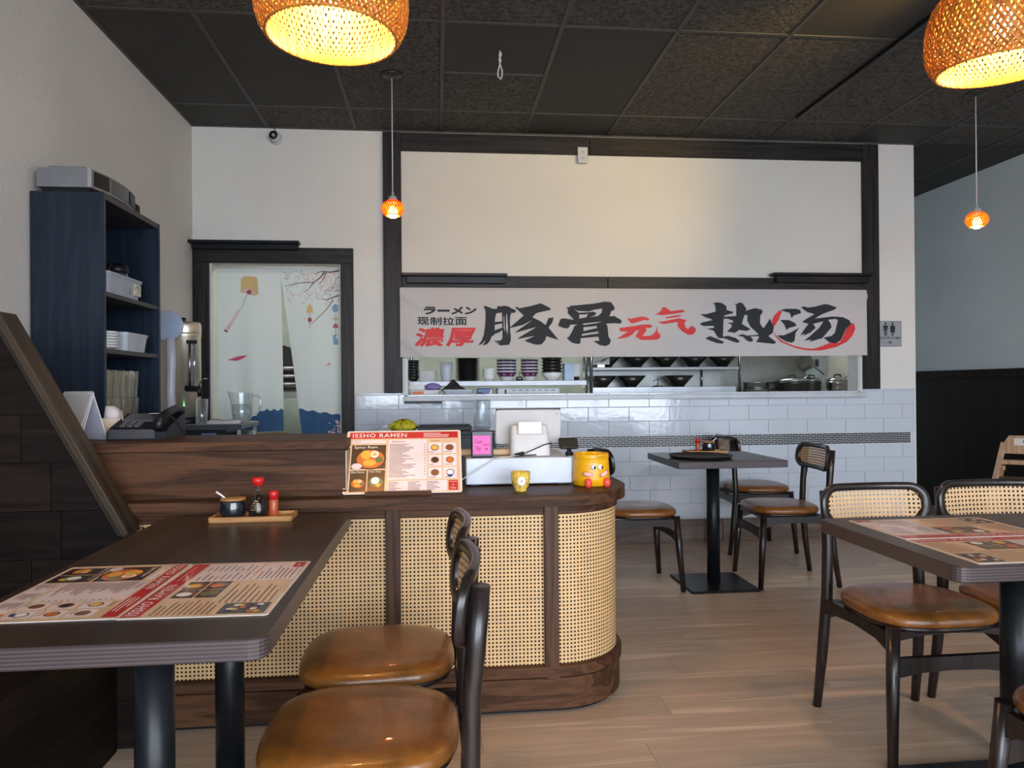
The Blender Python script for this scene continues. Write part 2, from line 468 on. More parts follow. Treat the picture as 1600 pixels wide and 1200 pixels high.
put('passage_tile', MB().box(XC, XR, YB, 8.0, ZC + 0.0, ZC + 0.02), TILE_S, ceil)
put('wall_angle', MB().box(XL, XC, YB - 0.02, YB, ZC - 0.008, ZC), GRIDM, ceil)
put('wall_angle', MB().box(XL, XL + 0.02, YF, YB, ZC - 0.008, ZC), GRIDM, ceil)

# walls
struct('wall_left', MB().box(XL - 0.12, XL, YF, 8.0, 0, ZC + 0.03), PAINT_L)
rw = struct('wall_right', MB().box(XR, XR + 0.12, YF, 8.0, 0, ZC + 0.03), PAINT_G)
put('wainscot_panel', MB().box(XR - 0.012, XR, 0.5, 8.0, 0, 1.225), wood('wainscot', (0.006, 0.004, 0.004), (0.020, 0.013, 0.011), 'Z', 1.0, 0.5, 0.2, 0.15), rw)
for y0, y1 in ((0.5, 2.9), (2.9, 5.2), (5.2, 7.16)):
    put('chair_rail', MB().box(XR - 0.035, XR, y0 + .001, y1 - .001, 1.215, 1.285, bev=0.006), DARKW, rw)
for yy in (2.9, 5.2, 7.14):
    put('batten', MB().box(XR - 0.022, XR - 0.012, yy - 0.03, yy + 0.03, 0.0, 1.215, bev=0.003), DARKWZ, rw)
struct('wall_passage_end', MB().box(XC, XR, 7.9, 8.0, 0, ZC), PAINT_G)

DX0, DX1, DZ = -1.585, -0.68, 2.05          # doorway
PX0, PX1, PZ0, PZ1 = -0.235, 3.215, 1.09, 1.86   # pass-through
wb = MB()
T = 0.13
wb.box(XL, DX0, YB, YB + T, 0, ZC + 0.03); wb.box(DX0, DX1, YB, YB + T, DZ, ZC + 0.03)
wb.box(DX1, PX0, YB, YB + T, 0, ZC + 0.03); wb.box(PX0, PX1, YB, YB + T, 0, PZ0); wb.box(PX0, PX1, YB, YB + T, PZ1, ZC + 0.03)
wb.box(PX1, XC, YB, YB + T, 0, ZC + 0.03)
wallb = struct('wall_back', wb, PAINT)
struct('wall_passage', MB().box(XC - 0.12, XC, YB + T, 8.0, 0, ZC + 0.03), PAINT)
put('white_panel', MB().box(-0.25, 3.235, YB - 0.006, YB, 1.97, 2.865), PANEL, wallb)
# subway tiles
SUB = plain('glazed_tile', (0.55, 0.585, 0.64), 0.10, coat=0.4, noise=(3, 0.03), bmp=(26, 0.10))
GROUT = plain('tile_grout', (0.52, 0.53, 0.55), 0.8)
TX0, TX1 = -0.585, 3.655
put('grout_bed', MB().box(TX0, TX1, YB - 0.004, YB, 0.17, 1.115), GROUT, wallb)
TW, TH = 0.3065, 0.106
cache = {}
rows = [0.797 + TH * k for k in range(3)] + [0.71 - TH * (k + 1) for k in range(5)]
for ri, z in enumerate(rows):
    x = TX0 - (TW / 2 if ri % 2 else 0)
    while x < TX1 - 0.01:
        a, b_ = max(x, TX0), min(x + TW, TX1)
        if b_ - a > 0.02:
            key = round(b_ - a, 3)
            if key not in cache:
                cache[key] = MB().box(0.001, b_ - a - 0.001, -0.010, -0.003, 0.001, TH - 0.001, bev=0.0025).mesh('wall_tile', SUB)
            put('wall_tile', cache[key], None, wallb, loc=(a, YB, z))
        x += TW
mos = MB(); random.seed(5)
for k in range(6):
    x = TX0 - (0.024 if k % 2 else 0)
    while x < 3.625:
        a, b_ = max(x, TX0), min(x + 0.0475, 3.62)
        if b_ - a > 0.01 and k < 6: mos.box(a + 0.002, b_ - 0.002, YB - 0.010, YB - 0.003, 0.713 + k * 0.0138, 0.713 + k * 0.0138 + 0.0102)
        x += 0.0475
put('mosaic_band', mos, plain('mosaic_black', (0.010, 0.012, 0.015), 0.3), wallb, kind='stuff')
put('mosaic_grout', MB().box(TX0, 3.625, YB - 0.0055, YB - 0.004, 0.708, 0.797), plain('mosaic_grout', (0.80, 0.80, 0.78), 0.8), wallb)
put('tile_cap', MB().box(TX0, PX0 - 0.02, YB - 0.012, YB, 1.115, 1.128, bev=0.003), SUB, wallb)
put('tile_cap', MB().box(PX1 + 0.02, TX1, YB - 0.012, YB, 1.115, 1.128, bev=0.003), SUB, wallb)
bb = struct('baseboard_back')
BBW = wood('base_tile', S(78, 60, 50), S(112, 92, 80), 'X', 1.0, 0.35, 0.3, 0.1)
x = TX0
while x < XC:
    put('base_tile', MB().box(x + 0.0015, min(x + 0.9, XC) - 0.0015, YB - 0.014, YB, 0, 0.168, bev=0.003), BBW, bb); x += 0.9
bl = struct('baseboard_left', MB().box(XL, XL + 0.012, 2.75, YB, 0, 0.1, bev=0.003), DARKW)

# doorway casing
t1 = struct('trim_1')
put('door_jamb', MB().box(-1.692, DX0, YB - 0.03, YB, 0, 2.05, bev=0.003), DARKWZ, t1)
put('door_jamb', MB().box(DX1, -0.592, YB - 0.03, YB, 0, 2.05, bev=0.003), DARKWZ, t1)
put('door_header', MB().box(-1.692, -0.592, YB - 0.03, YB, 2.05, 2.16, bev=0.003), DARKW, t1)
put('jamb_liner', MB().box(DX0, DX0 + 0.012, YB, YB + T, 0, DZ), PAINT, t1)
put('jamb_liner', MB().box(DX1 - 0.012, DX1, YB, YB + T, 0, DZ), PAINT, t1)
# timber frame round the white panel and the pass-through
t2 = struct('trim_2')
put('frame_post', MB().box(-0.378, -0.25, YB - 0.035, YB, 1.128, 2.995, bev=0.003), DARKWZ, t2)
put('frame_post', MB().box(3.235, 3.362, YB - 0.035, YB, 1.128, 2.995, bev=0.003), DARKWZ, t2)
for a, b_ in ((-0.25, 1.122), (1.123, 3.235)):
    put('frame_top_board', MB().box(a, b_, YB - 0.032, YB, 2.865, 2.995, bev=0.003), DARKW, t2)
for a, b_ in ((-0.25, 1.25), (1.252, 3.235)):
    put('frame_cross_board', MB().box(a, b_, YB - 0.032, YB, 1.86, 1.97, bev=0.003), DARKW, t2)
# pass-through window: liner and sill
w1 = struct('window_1')
LIN = plain('sill_laminate', (0.50, 0.52, 0.54), 0.35)
put('window_jamb', MB().box(PX0, PX0 + 0.022, YB - 0.01, YB + T, PZ0 + 0.01, PZ1), LIN, w1)
put('window_jamb', MB().box(PX1 - 0.022, PX1, YB - 0.01, YB + T, PZ0 + 0.01, PZ1), LIN, w1)
put('window_sill', MB().box(PX0 - 0.008, PX1 + 0.012, YB - 0.075, YB + T + 0.05, 1.068, 1.103, bev=0.004), LIN, w1)
put('sill_bracket', MB().box(PX0 - 0.005, 0.03, YB - 0.07, YB - 0.012, 1.052, 1.067), BLACKM, w1)
# slim black rails mounted on the timber
for a, b_, z0, z1, lab in ((-1.718, -0.955, 2.15, 2.195, 'slim black rail above the curtained doorway'),
                       (-0.25, 0.502, 1.922, 1.978, 'slim black rail above the left end of the banner'),
                       (2.488, 3.27, 1.942, 2.0, 'slim black rail above the right end of the banner')):
    o = thing('mounting_rail', lab, 'rail', ((a + b_) / 2, YB - 0.032, z0), group='slim black mounting rails')
    L = b_ - a
    put('rail_top', MB().box(-L / 2, L / 2, -0.075, 0.0, z1 - z0 - 0.02, z1 - z0, bev=0.002), BLACKM, o)
    put('rail_body', MB().box(-L / 2 + 0.035, L / 2 - 0.01, -0.045, 0.0, -0.012, z1 - z0 - 0.02, bev=0.003), BLACKM, o)

# kitchen shell behind
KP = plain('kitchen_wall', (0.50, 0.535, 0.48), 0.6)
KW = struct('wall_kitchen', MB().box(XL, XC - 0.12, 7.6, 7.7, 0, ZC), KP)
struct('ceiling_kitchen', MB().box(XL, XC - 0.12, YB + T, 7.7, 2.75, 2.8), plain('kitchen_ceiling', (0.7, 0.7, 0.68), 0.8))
for (x, y_, lab) in ((-0.9, 6.5, 'white kitchen ceiling light behind the curtained doorway'), (1.0, 6.75, 'white kitchen ceiling light over the bowl shelves'), (2.7, 6.75, 'white kitchen ceiling light over the soup kettles')):
    k = thing('ceiling_light', lab, 'light', (x, y_, 2.69), group='kitchen ceiling lights')
    put('housing', MB().box(-0.6, 0.6, -0.16, 0.16, 0.02, 0.06, bev=0.004), WHITEP, k)
    put('diffuser', MB().box(-0.58, 0.58, -0.14, 0.14, 0.0, 0.02, bev=0.004), emit('kitchen_light', (0.93, 1.0, 0.93), 5.0), k)

# shop front behind the viewer
wf = MB()
wf.box(XL, -1.35, YF - 0.15, YF, 0, ZC); wf.box(4.35, XR, YF - 0.15, YF, 0, ZC)
wf.box(-1.35, 4.35, YF - 0.15, YF, 0, 0.3); wf.box(-1.35, 4.35, YF - 0.15, YF, 2.8, ZC)
wfo = struct('wall_front', wf, PAINT_L)
w2 = struct('window_2')
for x in (-1.32, 0.1, 1.5, 2.9, 4.32):
    put('mullion', MB().box(x - 0.03, x + 0.03, YF - 0.1, YF - 0.04, 0.3, 2.8), BLACKM, w2)
put('window_rail', MB().box(-1.35, 4.35, YF - 0.1, YF - 0.04, 0.3, 0.36), BLACKM, w2)
put('window_rail', MB().box(-1.35, 4.35, YF - 0.1, YF - 0.04, 2.74, 2.8), BLACKM, w2)
struct('pavement', MB().box(-9, 12, -14, YF - 0.15, -0.15, -0.05), plain('pavement', (0.28, 0.28, 0.27), 0.9))

# ------------------------------------------------------------------ left: plank partition, bench
def clip(poly, a, b, c):     # keep a*x + b*z <= c
    out = []
    for i in range(len(poly)):
        p, q = poly[i], poly[(i + 1) % len(poly)]
        dp, dq = a * p[0] + b * p[1] - c, a * q[0] + b * q[1] - c
        if dp <= 0: out.append(p)
        if dp * dq < 0:
            t = dp / (dp - dq); out.append((p[0] + (q[0] - p[0]) * t, p[1] + (q[1] - p[1]) * t))
    return out
PYF, PYB = 2.535, 2.575
S0, S1 = (-1.015, 0.70), (-1.395, 1.40)          # the slope of the cap
dx, dz = S1[0] - S0[0], S1[1] - S0[1]; L = math.hypot(dx, dz)
nx, nz = dz / L, -dx / L                            # outward normal of the slope (right / up)
cc = nx * S0[0] + nz * S0[1]
part = struct('wall_partition', MB().prism([(XL, 0), (-0.955, 0), (-0.955, 0.64), (-1.0, 0.68), (-1.40, 1.385), (XL, 1.385)], PYF + 0.004, PYB, XZ), BENCHW)
joints = {1.245: [-1.5], 1.09: [-1.52], 0.935: [-1.33], 0.78: [-1.24], 0.625: [-1.21], 0.47: [-1.3], 0.315: [-1.12], 0.16: [-1.4], 0.005: [-1.2]}
for z0 in joints:
    xsj = [XL] + joints[z0] + [-0.955]
    for a, b_ in zip(xsj[:-1], xsj[1:]):
        p = [(a + .0012, z0 + .0012), (b_ - .0012, z0 + .0012), (b_ - .0012, min(z0 + .155, 1.40) - .0012), (a + .0012, min(z0 + .155, 1.40) - .0012)]
        p = clip(p, nx, nz, cc)
        if len(p) >= 3: put('plank', MB().prism(p, PYF - 0.006, PYF + 0.004, XZ), PLANKW, part)
def slope_bar(t0, t1, w0, w1, y0, y1):     # a bar along the slope; w = distance out from the slope
    pts = []
    for t, w in ((t0, w0), (t1, w0), (t1, w1), (t0, w1)):
        pts.append((S0[0] + dx / L * t + nx * w, S0[1] + dz / L * t + nz * w))
    return pts
capo = put('cap_board', MB().box(-0.01, L + 0.012, -0.07, 0.035, -0.024, 0.0, bev=0.004), CAPW, part, loc=(S0[0], PYF + 0.03, S0[1]))
capo.rotation_euler = (0, -math.atan2(dz, dx), 0)
cp2 = put('cap_lip', MB().box(0, L, -0.05, -0.034, 0.0, 0.018, bev=0.003), CAPW, part, loc=(S0[0], PYF + 0.03, S0[1]))
cp2.rotation_euler = (0, -math.atan2(dz, dx), 0)
put('cap_board', MB().box(XL, S1[0] + 0.012, PYF - 0.04, PYF + 0.065, 1.395, 1.418, bev=0.004), CAPW, part)
bench = thing('booth_bench', 'dark wooden booth bench along the left wall behind the near table', 'bench', (-1.35, 1.3, 0))
put('bench_base', MB().box(-0.345, 0.31, -1.2, 1.222, 0, 0.40), BENCHW, bench)
put('bench_seat', MB().box(-0.345, 0.325, -1.2, 1.222, 0.40, 0.436, bev=0.006), BENCHW, bench)
put('bench_back', MB().box(-0.345, -0.27, -1.2, 1.222, 0.436, 0.85, bev=0.01), BENCHW, bench)

# ================================================================== counter with cane front
CY, CX1, CR = 2.64, 0.43, 0.27
def path(off, x0, yend=3.30, n=14):
    pts = [(x0, CY - off), (CX1, CY - off)]
    for i in range(1, n + 1):
        a = -PI / 2 + PI / 2 * i / n
        pts.append((CX1 + (CR + off) * math.cos(a), CY + CR + (CR + off) * math.sin(a)))
    pts.append((CX1 + CR + off, yend))
    return pts
def sweep(mb, o0, o1, z0, z1, x0=-1.12, e=0.004):
    a, b_ = path(o0, x0), path(o1, x0)
    rings = [[(x, y, z0) for x, y in a], [(x, y, z0 + e) for x, y in b_], [(x, y, z1 - e) for x, y in b_], [(x, y, z1) for x, y in a]]
    mb.loft(rings, closed=False, smooth=False); return mb
ctr = thing('service_counter', 'brown wood service counter with woven cane front and rounded end', 'counter', (0, 0, 0))
sl = path(0.03, -1.45) + [(CX1 + CR - 0.02, 3.30), (-1.45, 3.30)]
put('worktop', MB().prism(sl, 0.742, 0.785, XYZ), COUNTW, ctr)
put('top_rail', sweep(MB(), -0.02, 0.0, 0.708, 0.742), COUNTW, ctr)
put('base_moulding', sweep(MB(), -0.02, 0.012, 0.128, 0.172), COUNTW, ctr)
put('plinth', sweep(MB(), -0.02, 0.004, 0.012, 0.128), COUNTW, ctr)
put('toe_strip', sweep(MB(), -0.06, -0.012, 0.0, 0.012, e=0.002), BLACKM, ctr)
def cane_strip(p, z0, z1):
    mb = MB(); s = 0
    for (xa, ya), (xb, yb) in zip(p[:-1], p[1:]):
        d = math.hypot(xb - xa, yb - ya); b0 = len(mb.v)
        mb.v += [(xa, ya, z0), (xb, yb, z0), (xb, yb, z1), (xa, ya, z1)]
        mb.face((b0, b0 + 1, b0 + 2, b0 + 3), 0, True, [(s, z0), (s + d, z0), (s + d, z1), (s, z1)]); s += d
    return mb
pp = path(-0.008, -0.93)
put('cane_panel', cane_strip([(-1.12, pp[0][1]), (-0.745, pp[0][1])], 0.172, 0.708), CANE_C, ctr)
put('cane_panel', cane_strip([(-0.695, pp[0][1]), (-0.185, pp[0][1])], 0.172, 0.708), CANE_C, ctr)
put('cane_panel', cane_strip([(-0.135, pp[0][1]), (0.375, pp[0][1])], 0.172, 0.708), CANE_C, ctr)
put('cane_panel', cane_strip([(0.425, pp[0][1])] + pp[1:], 0.172, 0.708), CANE_C, ctr)
put('backing_board', sweep(MB(), -0.05, -0.024, 0.13, 0.742, x0=-1.12), plain('cavity_board', S(24, 15, 9), 0.8), ctr)
for x in (-0.72, -0.16, 0.40):
    put('counter_post', MB().box(x - 0.026, x + 0.026, CY - 0.010, CY + 0.02, 0.122, 0.742, bev=0.002), COUNTWZ, ctr)
put('carcass_back', MB().box(-1.45, CX1 + CR - 0.03, 3.22, 3.25, 0, 0.742), COUNTW, ctr)
rz = thing('raised_counter', 'raised brown wooden counter section holding the telephone', 'counter', (-0.87, 2.72, 0.785))
put('front_board', MB().box(-0.575, 0.54, -0.02, 0.012, 0.0, 0.165, bev=0.002), COUNTW, rz)
put('lower_batten', MB().box(-0.575, 0.545, -0.028, -0.02, 0.0, 0.022, bev=0.002), COUNTW, rz)
put('end_board', MB().box(0.51, 0.54, 0.012, 0.38, 0.0, 0.165), COUNTWY, rz)
put('top_board', MB().box(-0.575, 0.545, -0.03, 0.39, 0.165, 0.198, bev=0.003), COUNTW, rz)
put('edge_strip', MB().box(0.541, 0.5465, -0.024, 0.38, 0.004, 0.16), plain('pale_edge_band', S(168, 150, 130), 0.5), rz)

# ================================================================== chairs
BY, BK = 0.235, 0.78         # backrest: distance behind the seat centre, curvature
def curve_y(x): return BY - BK * x * x
def make_chair():
    parts = []
    # seat cushion
    mb = MB(); rings = []; n = 40
    def ring(sc, z, zb=0):
        out = []
        for i in range(n):
            a = 2 * PI * i / n; c, s_ = math.cos(a), math.sin(a)
            ex = 2 / 3.0
            x = 0.218 * math.copysign(abs(c) ** ex, c); y = 0.205 * math.copysign(abs(s_) ** ex, s_)
            x *= (1 - 0.10 * (y / 0.205 + 1) / 2)
            out.append((x * sc, y * sc, z))
        return out
    for sc, z in ((0.97, 0.4245), (0.995, 0.429), (1.0, 0.438), (0.99, 0.448), (0.965, 0.4555), (0.90, 0.462), (0.72, 0.467), (0.4, 0.469), (0.01, 0.4695)): rings.append(ring(sc, z))
    mb.loft(rings, smooth=True, cap=True); parts.append(('seat', mb.mesh('seat', LEATHER)))
    mb = MB(); mb.loft([ring(0.90, 0.408), ring(0.95, 0.410), ring(0.95, 0.4245), ring(0.9, 0.4245)], cap=True, smooth=True)
    parts.append(('seat_board', mb.mesh('seat_board', CHAIRW)))
    for sx in (-1, 1):
        mb = MB(); mb.tube([(sx * 0.213, -0.198, 0.0), (sx * 0.200, -0.182, 0.22), (sx * 0.188, -0.168, 0.425)], [0.0145, 0.0190, 0.0205], 14)
        parts.append(('leg', mb.mesh('leg', CHAIRW)))
    for sx in (-1, 1):
        mb = MB(); mb.tube([(sx * 0.192, 0.272, 0.0), (sx * 0.186, 0.244, 0.2), (sx * 0.178, 0.222, 0.42), (sx * 0.172, 0.226, 0.58), (sx * 0.168, 0.234, 0.66), (sx * 0.168, 0.243, 0.785)], [0.0145, 0.0185, 0.0195, 0.0185, 0.0205, 0.0215], 14)
        parts.append(('leg', mb.mesh('leg', CHAIRW)))
        # side rail, arched underside
        pts = [(-0.165, 0.408), (0.215, 0.408), (0.215, 0.352), (0.14, 0.366), (0.03, 0.374), (-0.09, 0.368), (-0.165, 0.345)]
        mb = MB().prism(pts, -0.011, 0.011, YZ); mb.xform(lambda v: Vector((v.x + sx * (0.188 - 0.03 * (v.y + 0.165) * 0.6), v.y, v.z)))
        parts.append(('side_rail', mb.mesh('side_rail', CHAIRW)))
    arch = lambda z0, z1, w: [(-w, z1), (w, z1), (w, z0), (w * 0.55, z0 + 0.014), (0, z0 + 0.018), (-w * 0.55, z0 + 0.014), (-w, z0)]
    parts.append(('back_rail', MB().prism(arch(0.335, 0.395, 0.18), 0.215, 0.235, XZ).mesh('back_rail', CHAIRW)))
    parts.append(('front_rail', MB().prism(arch(0.385, 0.412, 0.185), -0.178, -0.16, XZ).mesh('front_rail', CHAIRW)))
    parts.append(('stretcher', MB().prism(arch(0.275, 0.335, 0.196), -0.186, -0.166, XZ).mesh('stretcher', CHAIRW)))
    # backrest: curved ring frame
    ZB = 0.735
    o2 = rrect(0.415, 0.152, 0.066, 9); i2 = rrect(0.357, 0.100, 0.042, 9)
    mb = MB(); t = 0.0098
    def P(p, d): return (p[0], curve_y(p[0]) + d - 0.12 * (0.735 - ZB - p[1]), ZB + p[1])
    # subdivide long straight runs
    def dens(lo, li):
        a, b_ = [], []
        for k in range(len(lo)):
            p, q = lo[k], lo[(k + 1) % len(lo)]; u, v = li[k], li[(k + 1) % len(li)]
            m_ = max(1, int(math.hypot(q[0] - p[0], q[1] - p[1]) / 0.03))
            for j in range(m_):
                f = j / m_; a.append((p[0] + (q[0] - p[0]) * f, p[1] + (q[1] - p[1]) * f)); b_.append((u[0] + (v[0] - u[0]) * f, u[1] + (v[1] - u[1]) * f))
        return a, b_
    o2, i2 = dens(o2, i2)
    mid = lambda s_: [((1 - s_) * a[0] + s_ * b_[0], (1 - s_) * a[1] + s_ * b_[1]) for a, b_ in zip(o2, i2)]
    loops = [[P(p, -t * 0.55) for p in o2], [P(p, -t) for p in mid(0.08)], [P(p, -t) for p in mid(0.92)], [P(p, -t * 0.5) for p in i2], [P(p, t * 0.5) for p in i2], [P(p, t) for p in mid(0.92)], [P(p, t) for p in mid(0.08)], [P(p, t * 0.55) for p in o2]]
    loops.append(loops[0])
    mb.loft(loops, smooth=True); parts.append(('backrest', mb.mesh('backrest', CHAIRW)))
    # cane inset
    mb = MB(); n_ = 16
    mb.flat = True
    cols = []
    for k in range(n_ + 1):
        x = -0.178 + 0.356 * k / n_
        e = max(0, abs(x) - (0.1785 - 0.042)); hh = 0.050 - (0.042 - math.sqrt(max(0, 0.042 ** 2 - e * e)))
        cols.append((x, -hh, hh))
    for (xa, a0, a1), (xb, b0, b1) in zip(cols[:-1], cols[1:]):
        b = len(mb.v); q = [(xa, a0), (xb, b0), (xb, b1), (xa, a1)]
        mb.v += [P(p, 0.0) for p in q]; mb.face((b, b + 1, b + 2, b + 3), 0, True, [(p[0] + 1, p[1] + 1) for p in q])
    parts.append(('cane_inset', mb.mesh('cane_inset', CANE_B)))
    for sx in (-1, 1):
        mb = MB(); mb.tube([(sx * 0.168, 0.236, 0.772), (sx * 0.168, curve_y(0.168), 0.772)], 0.0075, 10)
        parts.append(('peg', mb.mesh('peg', plain('bronze_peg', S(150, 112, 70), 0.3, 0.8))))
    return parts
CHP = make_chair()
def chair(label, loc, rz):
    t = thing('dining_chair', label, 'chair', (loc[0], loc[1], 0), rz, 'dining chairs with brown leather seats')
    for nm, me in CHP: put(nm, me, None, t)
    return t
# the front of a chair is local -y
chair('nearest dining chair at the left table, its brown leather seat cut by the photo edge', (-0.165, 1.612), -PI / 2)
chair('dining chair between the nearest left chair and the cane counter', (-0.165, 2.062), -PI / 2 + 0.02)
chair('dining chair on the far side of the right table, at its left corner', (1.56, 2.315), 0.02)
chair('dining chair on the far side of the right table, cut by the right photo edge', (2.012, 2.335), -0.01)
chair('dining chair on the near side of the right table, only its seat corner showing', (1.50, 1.45), PI)
chair('dining chair right of the back table, its cane back toward the passage', (2.03, 4.28), -PI / 2 - 0.05)
chair('dining chair behind the back table, close to the tiled wall', (2.26, 5.13), PI / 2)
chair('dining chair left of the back table, half hidden by the rounded counter', (1.17, 4.30), PI / 2 + 0.03)

# ================================================================== tables
def table(name, label, x0, x1, y0, y1, cols, mt, base=0.42, rc=0.03, th=0.038):
    cx, cy = (x0 + x1) / 2, (y0 + y1) / 2
    t = thing('dining_table', label, 'table', (cx, cy, 0))
    out = rrect(x1 - x0, y1 - y0, rc, 5)
    ins = rrect(x1 - x0 - 0.004, y1 - y0 - 0.004, rc, 5)
    mb = MB()
    mb.loft([[(x, y, 0.75 - th) for x, y in ins], [(x, y, 0.75 - th + 0.002) for x, y in out], [(x, y, 0.748) for x, y in out], [(x, y, 0.75) for x, y in ins]], mi=0, cap=True, mside=1)
    put('tabletop', mb, [mt, EDGE], t)
    for (px, py) in cols:
        put('column', MB().lathe([(0.0375, 0.012), (0.0375, 0.712)], 28, (px - cx, py - cy, 0)), BLACKM, t)
        put('top_plate', MB().box(px - cx - 0.13, px - cx + 0.13, py - cy - 0.13, py - cy + 0.13, 0.704, 0.712), BLACKM, t)
        b2 = base / 2
        put('base_plate', MB().box(px - cx - b2, px - cx + b2, py - cy - b2, py - cy + b2, 0.0, 0.014, bev=0.004), BLACKM, t)
    return t
table('t', 'long dark table in the left foreground with two black columns', -0.885, -0.29, 1.285, 2.545, [(-0.565, 1.545), (-0.565, 2.08)], TABLET, 0.40)
table('t', 'dark table with striped edge at the right photo edge', 1.175, 2.375, 1.585, 2.215, [(1.575, 1.90), (2.1, 1.90)], TABLETG, 0.46)
table('t', 'small square grey table standing at the back by the tiled wall', 1.295, 1.915, 3.92, 4.52, [(1.605, 4.235)], TABLETG, 0.40, rc=0.004)

# ================================================================== lamps
BAMBOO = plain('bamboo_strip', S(188, 122, 44), 0.5, noise=(60, 0.3))
ORANGE = cloth('orange_shade', (0.95, 0.26, 0.02), 0.6, 0.6)
def woven(prof, n, sweep_a, w, off, steps=16, th=0.0012, phase=0.0):
    """two families of strips winding up a surface of revolution; prof: t in 0..1 -> (r, z)"""
    mb = MB()
    for fam in (1, -1):
        for k in range(n):
            a0 = 2 * PI * k / n + phase
            rings = []
            for i in range(steps + 1):
                t = i / steps; r, z = prof(t); a = a0 + fam * sweep_a * t
                e = 0.01; r2, z2 = prof(min(1, t + e)); r1, z1 = prof(max(0, t - e))
                rad = r + off + (0.0009 if (i + k) % 2 else -0.0009) * fam
                p = Vector((rad * math.cos(a), rad * math.sin(a), z))
                a2 = a + fam * sweep_a * e; a1 = a - fam * sweep_a * e
                d = (Vector((r2 * math.cos(a2), r2 * math.sin(a2), z2)) - Vector((r1 * math.cos(a1), r1 * math.sin(a1), z1))).normalized()
                nrm = Vector((math.cos(a), math.sin(a), 0.25)).normalized()
                side = d.cross(nrm).normalized(); nn = side.cross(d)
                ww = w * (0.35 + 0.65 * min(1, r / 0.2)) if prof(0.3)[0] > 0.1 else w
                rings.append([tuple(p + side * ww / 2 + nn * th), tuple(p - side * ww / 2 + nn * th), tuple(p - side * ww / 2 - nn * th), tuple(p + side * ww / 2 - nn * th)])
            mb.loft(rings, cap=True)
    return mb
def big_prof(t):
    P = [(0.176, 0.0), (0.192, 0.022), (0.203, 0.055), (0.206, 0.095), (0.202, 0.14), (0.190, 0.185), (0.166, 0.225), (0.128, 0.255), (0.082, 0.272), (0.035, 0.279)]
    x = t * (len(P) - 1); i = min(int(x), len(P) - 2); f = x - i
    return (P[i][0] * (1 - f) + P[i + 1][0] * f, P[i][1] * (1 - f) + P[i + 1][1] * f)
shade_out = woven(big_prof, 54, 1.35, 0.0036, 0.004).mesh('woven_shade', BAMBOO)
shade_in = woven(big_prof, 78, 1.0, 0.0078, -0.004, phase=0.02).mesh('shade_lining', BAMBOO)
rim_me = MB()
rp = [(0.178 * math.cos(2 * PI * i / 60), 0.178 * math.sin(2 * PI * i / 60), 0.001) for i in range(61)]
rim_me.tube(rp, 0.004, 6); rim_me = rim_me.mesh('shade_rim', BAMBOO)
BULB = emit('warm_bulb', (1.0, 0.66, 0.30), 185.0)
def big_lamp(label, loc, tilt):
    t = thing('pendant_lamp', label, 'lamp', (loc[0], loc[1], loc[2]), group='large woven bamboo pendant lamps')
    put('woven_shade', shade_out, None, t, rot=tilt); put('shade_lining', shade_in, None, t, rot=tilt); put('shade_rim', rim_me, None, t, rot=tilt)
    put('bulb', MB().lathe([(0.001, 0.098), (0.02, 0.10), (0.031, 0.115), (0.034, 0.135), (0.029, 0.158), (0.018, 0.178), (0.015, 0.19)], 16), BULB, t)
    put('socket', MB().lathe([(0.018, 0.188), (0.022, 0.19), (0.022, 0.25), (0.034, 0.262), (0.034, 0.285), (0.008, 0.292)], 16), BLACKP, t)
    c = put('cord', MB().tube([(0, 0, 0.285), (0, 0, 0.32)], 0.003, 8), BLACKP, t)
    return t
for lab, loc, tilt in (('large woven bamboo pendant lamp above the left table', (-0.285, 2.10, 2.142), (0, 0.02, 0.3)),
                       ('large woven bamboo pendant lamp above the right table', (1.715, 2.10, 2.125), (0, -0.07, 1.1))):
    t = big_lamp(lab, loc, tilt)
    # cord up to the ceiling and its rose, part of the lamp
    zt = ZC - loc[2]
    put('hanging_cord', MB().tube([(0, 0, 0.30), (0, 0, zt - 0.02)], 0.003, 8), BLACKP, t)
    put('ceiling_rose', MB().lathe([(0.055, zt - 0.004), (0.05, zt - 0.018), (0.012, zt - 0.024)], 24), BLACKP, t)
def small_prof(t):
    a = -0.95 + t * 2.05
    return (0.064 * math.cos(a), 0.052 * math.sin(a) + 0.045)
sshade = woven(small_prof, 26, 0.9, 0.0075, 0.0, steps=10, th=0.0006).mesh('woven_shade', ORANGE)
for lab, x, y, zb in (('small orange pendant lamp hanging before the left frame post', -0.255, 4.42, 2.175), ('small orange pendant lamp hanging near the right wall', 3.42, 4.41, 2.16)):
    t = thing('pendant_lamp', lab, 'lamp', (x, y, zb), group='small orange pendant lamps')
    put('woven_shade', sshade, None, t)
    put('bulb', MB().lathe([(0.001, -0.012), (0.018, -0.008), (0.030, 0.006), (0.030, 0.022), (0.02, 0.045), (0.012, 0.06)], 16), emit('small_bulb', (1.0, 0.68, 0.34), 40.0), t)
    put('socket', MB().lathe([(0.030, 0.083), (0.029, 0.095), (0.022, 0.115), (0.010, 0.122), (0.007, 0.124), (0.007, 0.142), (0.003, 0.145)], 18), plain('socket_grey', (0.45, 0.43, 0.42), 0.5), t)
    put('cord', MB().tube([(0, 0, 0.14), (0, 0, ZC - zb - 0.02)], 0.0035, 8), plain('cord_white', (0.6, 0.58, 0.56), 0.6), t)
    put('ceiling_rose', MB().lathe([(0.062, ZC - zb - 0.004), (0.058, ZC - zb - 0.014), (0.03, ZC - zb - 0.024), (0.005, ZC - zb - 0.026)], 24), plain('rose_bronze', (0.03, 0.024, 0.02), 0.4), t)
tr = thing('track_rail', 'black track rail fixed under the ceiling tiles near the right lamp', 'rail', (2.477, 3.4, ZC - 0.006))
